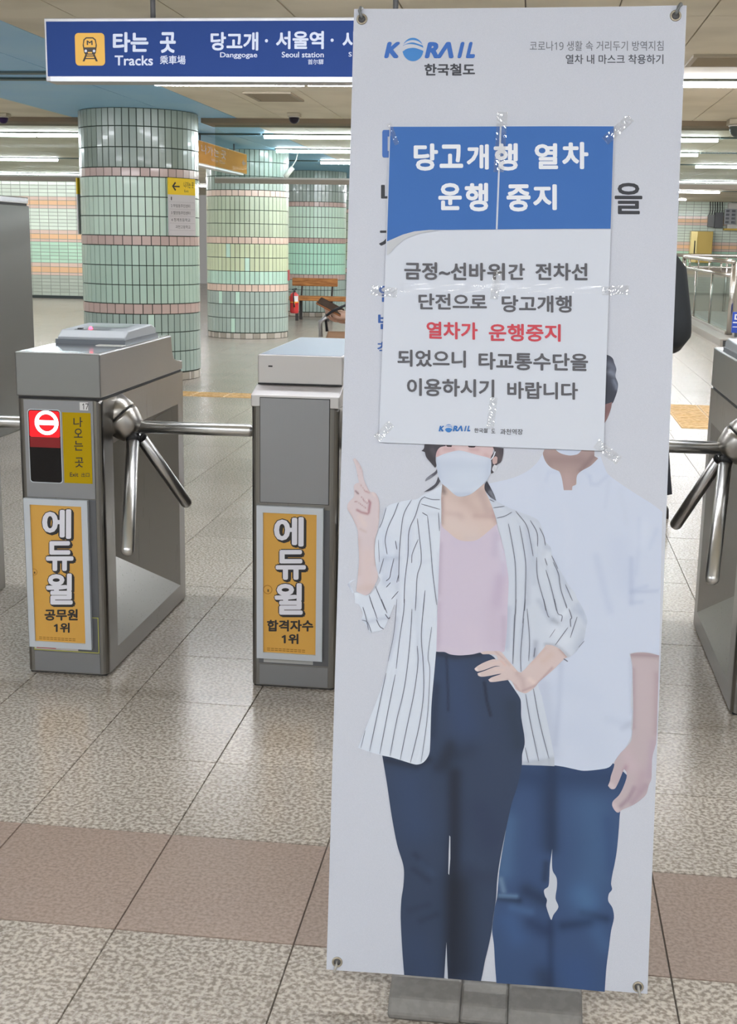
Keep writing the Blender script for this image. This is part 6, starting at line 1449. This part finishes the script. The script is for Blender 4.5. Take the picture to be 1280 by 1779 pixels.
skin_m = mat('skin', (214, 176, 156), 0.5, k=1.0)
def head_parts(root, c, face, hair_rgb, long_hair=False, mask=False):
    """eyes, nose, mouth mask and hair around a head centred at c, looking along face"""
    fx_, fy_ = face; side = Vector((-fy_, fx_, 0)); f_ = Vector((fx_, fy_, 0)); c = Vector(c)
    bm = bmesh.new()
    bmesh.ops.create_icosphere(bm, subdivisions=3, radius=1.0)
    for v in bm.verts:
        p = v.co.copy()
        back = p.y
        v.co = c + side * (p.x * 0.085) + f_ * (-0.018 + p.y * 0.098) + Vector((0, 0, 0.03 + p.z * 0.105))
        loc = (v.co - c)
        if loc.dot(f_) > 0.035 and loc.z < 0.055: v.co -= f_ * 0.05
        if long_hair and loc.dot(f_) < 0.02 and p.z < -0.1: v.co.z -= 0.12 * (-p.z)
    link('hair', bm_mesh('hair', bm, True), root, m=mat('hair_%d' % hair_rgb[0], hair_rgb, 0.5))
    for s in (-1, 1):
        lathe('eye', [(0.001, 0.0), (0.010, 0.001), (0.008, 0.005), (0.001, 0.006)], mat('eye_dark', (40, 34, 32), 0.2), root, 10, f_, c + f_ * 0.088 + side * 0.032 * s + Vector((0, 0, -0.005)))
        tube('ear', [c + side * 0.078 * s + Vector((0, 0, 0.01)), c + side * 0.086 * s - f_ * 0.008 + Vector((0, 0, -0.035))], [0.016, 0.009], skin_m, root, 8)
    tube('nose', [c + f_ * 0.09 + Vector((0, 0, -0.005)), c + f_ * 0.108 + Vector((0, 0, -0.035))], [0.008, 0.013], skin_m, root, 8, True)
    if mask:
        bm = bmesh.new()
        loft(bm, [(-0.105, 0, 0.045, 0.035, 0.03), (-0.085, 0, 0.055, 0.058, 0.05), (-0.05, 0, 0.062, 0.07, 0.056), (-0.025, 0, 0.066, 0.062, 0.046)], 20)
        for v in bm.verts: v.co = c + side * v.co.x + f_ * v.co.y + Vector((0, 0, v.co.z))
        link('face_mask', bm_mesh('face_mask', bm, True), root, m=mat('mask_white', (226, 228, 232), 0.7))
    else:
        tube('mouth', [c + f_ * 0.088 + side * 0.02 + Vector((0, 0, -0.065)), c + f_ * 0.094 + Vector((0, 0, -0.066)), c + f_ * 0.088 - side * 0.02 + Vector((0, 0, -0.065))], [0.003, 0.006, 0.003], mat('lips', (176, 108, 104), 0.5), root, 8)

def shoe(root, x, y, ang, m, z=0.0):
    c, s = math.cos(ang), math.sin(ang)
    bm = bmesh.new()
    prof = [(-0.085, 0.037, 0.06), (-0.05, 0.042, 0.075), (0.02, 0.044, 0.07), (0.09, 0.048, 0.05), (0.15, 0.042, 0.04), (0.175, 0.022, 0.03)]
    rings = []
    for l, hw, h in prof:
        ring = []
        for lx, lz in ((-hw, 0.0), (hw, 0.0), (hw * 0.95, h * 0.6), (hw * 0.5, h), (-hw * 0.5, h), (-hw * 0.95, h * 0.6)):
            ring.append(bm.verts.new((x + l * c - lx * s, y + l * s + lx * c, z + lz)))
        rings.append(ring)
    for a, b in zip(rings, rings[1:]):
        for k in range(6): bm.faces.new((a[k], a[(k + 1) % 6], b[(k + 1) % 6], b[k]))
    bm.faces.new(rings[0]); bm.faces.new(rings[-1])
    return link('shoe', bm_mesh('shoe', bm, True), root, m=m)

# person in a dark coat walking away on the right, mostly behind the banner
pr = empty('person', (0.50, 6.75, 0), 'person in a dark coat and trousers walking away behind the banner', 'person')
J = {'pelvis': ((0, 0, 0.84), (0.13, 0.10)), 'spine': ((0, 0, 1.08), (0.13, 0.09)), 'chest': ((0, 0, 1.28), (0.15, 0.10)), 'neck': ((0, 0.0, 1.43), 0.052), 'head': ((0, 0.02, 1.54), (0.078, 0.09)), 'crown': ((0, 0.02, 1.62), (0.066, 0.078))}
Bn = [('pelvis', 'spine'), ('spine', 'chest'), ('chest', 'neck'), ('neck', 'head'), ('head', 'crown')]
for s, nme in ((-1, 'l'), (1, 'r')):
    J[nme + 'sh'] = ((s * 0.175, 0, 1.335), 0.06); J[nme + 'el'] = ((s * 0.235, -0.02, 1.06), 0.044); J[nme + 'wrist'] = ((s * 0.235, 0.14, 0.905), 0.03)
    J[nme + 'hip'] = ((s * 0.09, 0, 0.80), 0.088); J[nme + 'kn'] = ((s * (0.10 if s < 0 else 0.16), 0.05 * s, 0.46), 0.06); J[nme + 'an'] = ((s * (0.10 if s < 0 else 0.215), -0.02, 0.09), 0.042)
    Bn += [('chest', nme + 'sh'), (nme + 'sh', nme + 'el'), (nme + 'el', nme + 'wrist'), ('pelvis', nme + 'hip'), (nme + 'hip', nme + 'kn'), (nme + 'kn', nme + 'an')]
    hand(nme, J[nme + 'wrist'][0], (-0.12 * s, 1, -0.25), (s, 0.1, 0.1), J, Bn, 0.35)
bd = link('body', skin_mesh('body', J, Bn, 'pelvis'), pr, m=skin_m)
coat_m = mat('dark_coat', (44, 48, 52), 0.85, k=1.0)
bm = bmesh.new()
loft(bm, [(0.70, 0.0, 0.0, 0.225, 0.15), (0.76, 0, 0, 0.225, 0.152), (0.86, 0, 0, 0.21, 0.147), (1.05, 0, 0, 0.19, 0.135), (1.22, 0, 0, 0.205, 0.14), (1.33, 0, 0, 0.195, 0.125), (1.385, 0, 0, 0.14, 0.095), (1.42, 0, 0.0, 0.075, 0.07), (1.46, 0, 0.0, 0.07, 0.066)], 24, 2.4)
coat = link('coat', bm_mesh('coat', bm, True), pr, m=coat_m)
for s in (-1, 1):
    tube('sleeve', [(s * 0.15, 0, 1.33), (s * 0.20, 0, 1.27), (s * 0.238, -0.03, 1.04), (s * 0.245, -0.01, 0.965), (s * 0.24, 0.13, 0.905)], [0.075, 0.082, 0.078, 0.08, 0.066], coat_m, coat, 14)
trs = mat('navy_trousers', (42, 48, 62), 0.8)
for s in (-1, 1):
    tube('trouser_leg', [(s * 0.085, 0, 0.80), (s * (0.10 if s < 0 else 0.155), 0.04 * s, 0.46), (s * (0.10 if s < 0 else 0.21), -0.02, 0.10)], [0.11, 0.085, 0.075], trs, pr, 14)
    shoe(pr, s * (0.10 if s < 0 else 0.222), -0.05, math.pi / 2, mat('dark_shoe', (44, 38, 36), 0.5))
head_parts(pr, (0, 0.02, 1.56), (0, 1), (36, 32, 32))

# woman in a cream coat looking at her phone, beyond the turnstiles
pw = empty('person', (-0.725, 6.85, 0), 'person in a cream coat holding a phone left of the banner', 'person')
J = {'pelvis': ((0.0, 0, 0.82), (0.12, 0.10)), 'spine': ((0, 0, 1.05), (0.11, 0.09)), 'chest': ((-0.01, 0, 1.24), (0.13, 0.10)), 'neck': ((-0.02, 0, 1.385), 0.045), 'head': ((-0.05, 0, 1.49), (0.085, 0.074)), 'crown': ((-0.04, 0, 1.57), (0.075, 0.064))}
Bn = [('pelvis', 'spine'), ('spine', 'chest'), ('chest', 'neck'), ('neck', 'head'), ('head', 'crown')]
for s, nme in ((-1, 'l'), (1, 'r')):
    J[nme + 'sh'] = ((-0.01, s * 0.16, 1.29), 0.052)
    J[nme + 'hip'] = ((0, s * 0.085, 0.78), 0.085); J[nme + 'kn'] = ((-0.02, s * 0.09, 0.44), 0.056); J[nme + 'an'] = ((0.01, s * 0.09, 0.085), 0.038)
    Bn += [('chest', nme + 'sh'), ('pelvis', nme + 'hip'), (nme + 'hip', nme + 'kn'), (nme + 'kn', nme + 'an')]
J['lel'] = ((-0.06, -0.20, 1.05), 0.040); J['lwrist'] = ((-0.265, -0.09, 1.005), 0.026)
J['rel'] = ((-0.06, 0.20, 1.05), 0.040); J['rwrist'] = ((-0.25, 0.05, 0.98), 0.026)
Bn += [('lsh', 'lel'), ('lel', 'lwrist'), ('rsh', 'rel'), ('rel', 'rwrist')]
hand('l', J['lwrist'][0], (-1, 0.28, 0.12), (0.1, -0.55, -0.75), J, Bn, 0.42, 1.0, -1)
hand('r', J['rwrist'][0], (-1, -0.15, 0.05), (0.1, 0.55, -0.8), J, Bn, 0.45, 1.0, 1)
link('body', skin_mesh('body', J, Bn, 'pelvis'), pw, m=skin_m)
cream = speckle(mat('cream_coat', (222, 202, 168), 0.85), (212, 190, 154), (228, 210, 178), 60.0, 1.0, bump=0.1)
bm = bmesh.new()
loft(bm, [(0.42, 0.02, 0.0, 0.20, 0.24), (0.6, 0.01, 0, 0.19, 0.23), (0.85, 0.0, 0, 0.175, 0.215), (1.02, 0, 0, 0.155, 0.19), (1.2, 0, 0, 0.15, 0.195), (1.30, -0.01, 0, 0.125, 0.18), (1.345, -0.015, 0, 0.085, 0.12), (1.375, -0.02, 0.0, 0.062, 0.066), (1.42, -0.02, 0.0, 0.06, 0.062)], 24, 2.3)
coat = link('coat', bm_mesh('coat', bm, True), pw, m=cream)
tube('sleeve', [(0.0, -0.15, 1.285), (-0.02, -0.19, 1.22), (-0.06, -0.205, 1.05), (-0.12, -0.17, 1.04), (-0.225, -0.105, 1.012)], [0.065, 0.072, 0.068, 0.066, 0.056], cream, coat, 14)
tube('sleeve', [(0.0, 0.15, 1.285), (-0.02, 0.19, 1.22), (-0.06, 0.205, 1.05), (-0.12, 0.15, 1.03), (-0.205, 0.075, 0.99)], [0.065, 0.072, 0.068, 0.066, 0.056], cream, coat, 14)
for s in (-1, 1):
    tube('trouser_leg', [(0, s * 0.085, 0.78), (-0.02, s * 0.09, 0.44), (0.01, s * 0.09, 0.07)], [0.10, 0.07, 0.055], trs, pw, 12)
    shoe(pw, -0.03, s * 0.09, math.pi, mat('dark_shoe', (44, 38, 36), 0.5))
head_parts(pw, (-0.05, 0, 1.50), (-1, 0), (48, 38, 34), True, True)
ph = empty('mobile_phone', (-1.075, 6.775, 1.05), 'mobile phone in a brown case held by the person in cream', 'phone')
def ph_box(name, a, b, m):
    bm = bmesh.new(); add_box(bm, a, b)
    bmesh.ops.bevel(bm, geom=bm.edges[:], offset=0.003, segments=2, affect='EDGES')
    for v in bm.verts: v.co = Matrix.Rotation(math.radians(26), 3, 'Y') @ (Matrix.Rotation(math.radians(24), 3, 'X') @ v.co)
    return link(name, bm_mesh(name, bm), ph, m=m)
ph_box('case', (-0.075, -0.038, -0.006), (0.075, 0.038, 0.004), mat('case_brown', (150, 98, 62), 0.4))
ph_box('screen', (-0.071, -0.034, 0.0042), (0.071, 0.034, 0.0062), mat('phone_glass', (70, 58, 54), 0.08))
hb = empty('handbag', (-1.03, 6.76, 0.80), 'small beige handbag with a black strap hanging from the cream sleeve', 'bag')
bm = bmesh.new(); loft(bm, [(0.0, 0, 0, 0.06, 0.03), (0.02, 0, 0, 0.072, 0.038), (0.08, 0, 0, 0.068, 0.034), (0.12, 0, 0, 0.055, 0.02)], 20, 3.0)
link('pouch', bm_mesh('pouch', bm, True), hb, m=mat('bag_beige', (150, 118, 92), 0.7))
tube('strap', [(-0.06, 0, 0.12), (-0.07, -0.005, 0.20), (-0.02, -0.03, 0.235), (0.06, -0.05, 0.27), (0.075, -0.05, 0.2), (0.05, 0, 0.11)], 0.008, mat('strap_black', (34, 36, 42), 0.5), hb, 8)
tube('clasp', [(-0.09, -0.02, 0.09), (-0.095, -0.02, 0.17), (-0.06, -0.03, 0.20)], 0.012, mat('clasp_silver', (180, 180, 182), 0.3, 0.7), hb, 8)

bpy.data.scenes.remove(TMP)
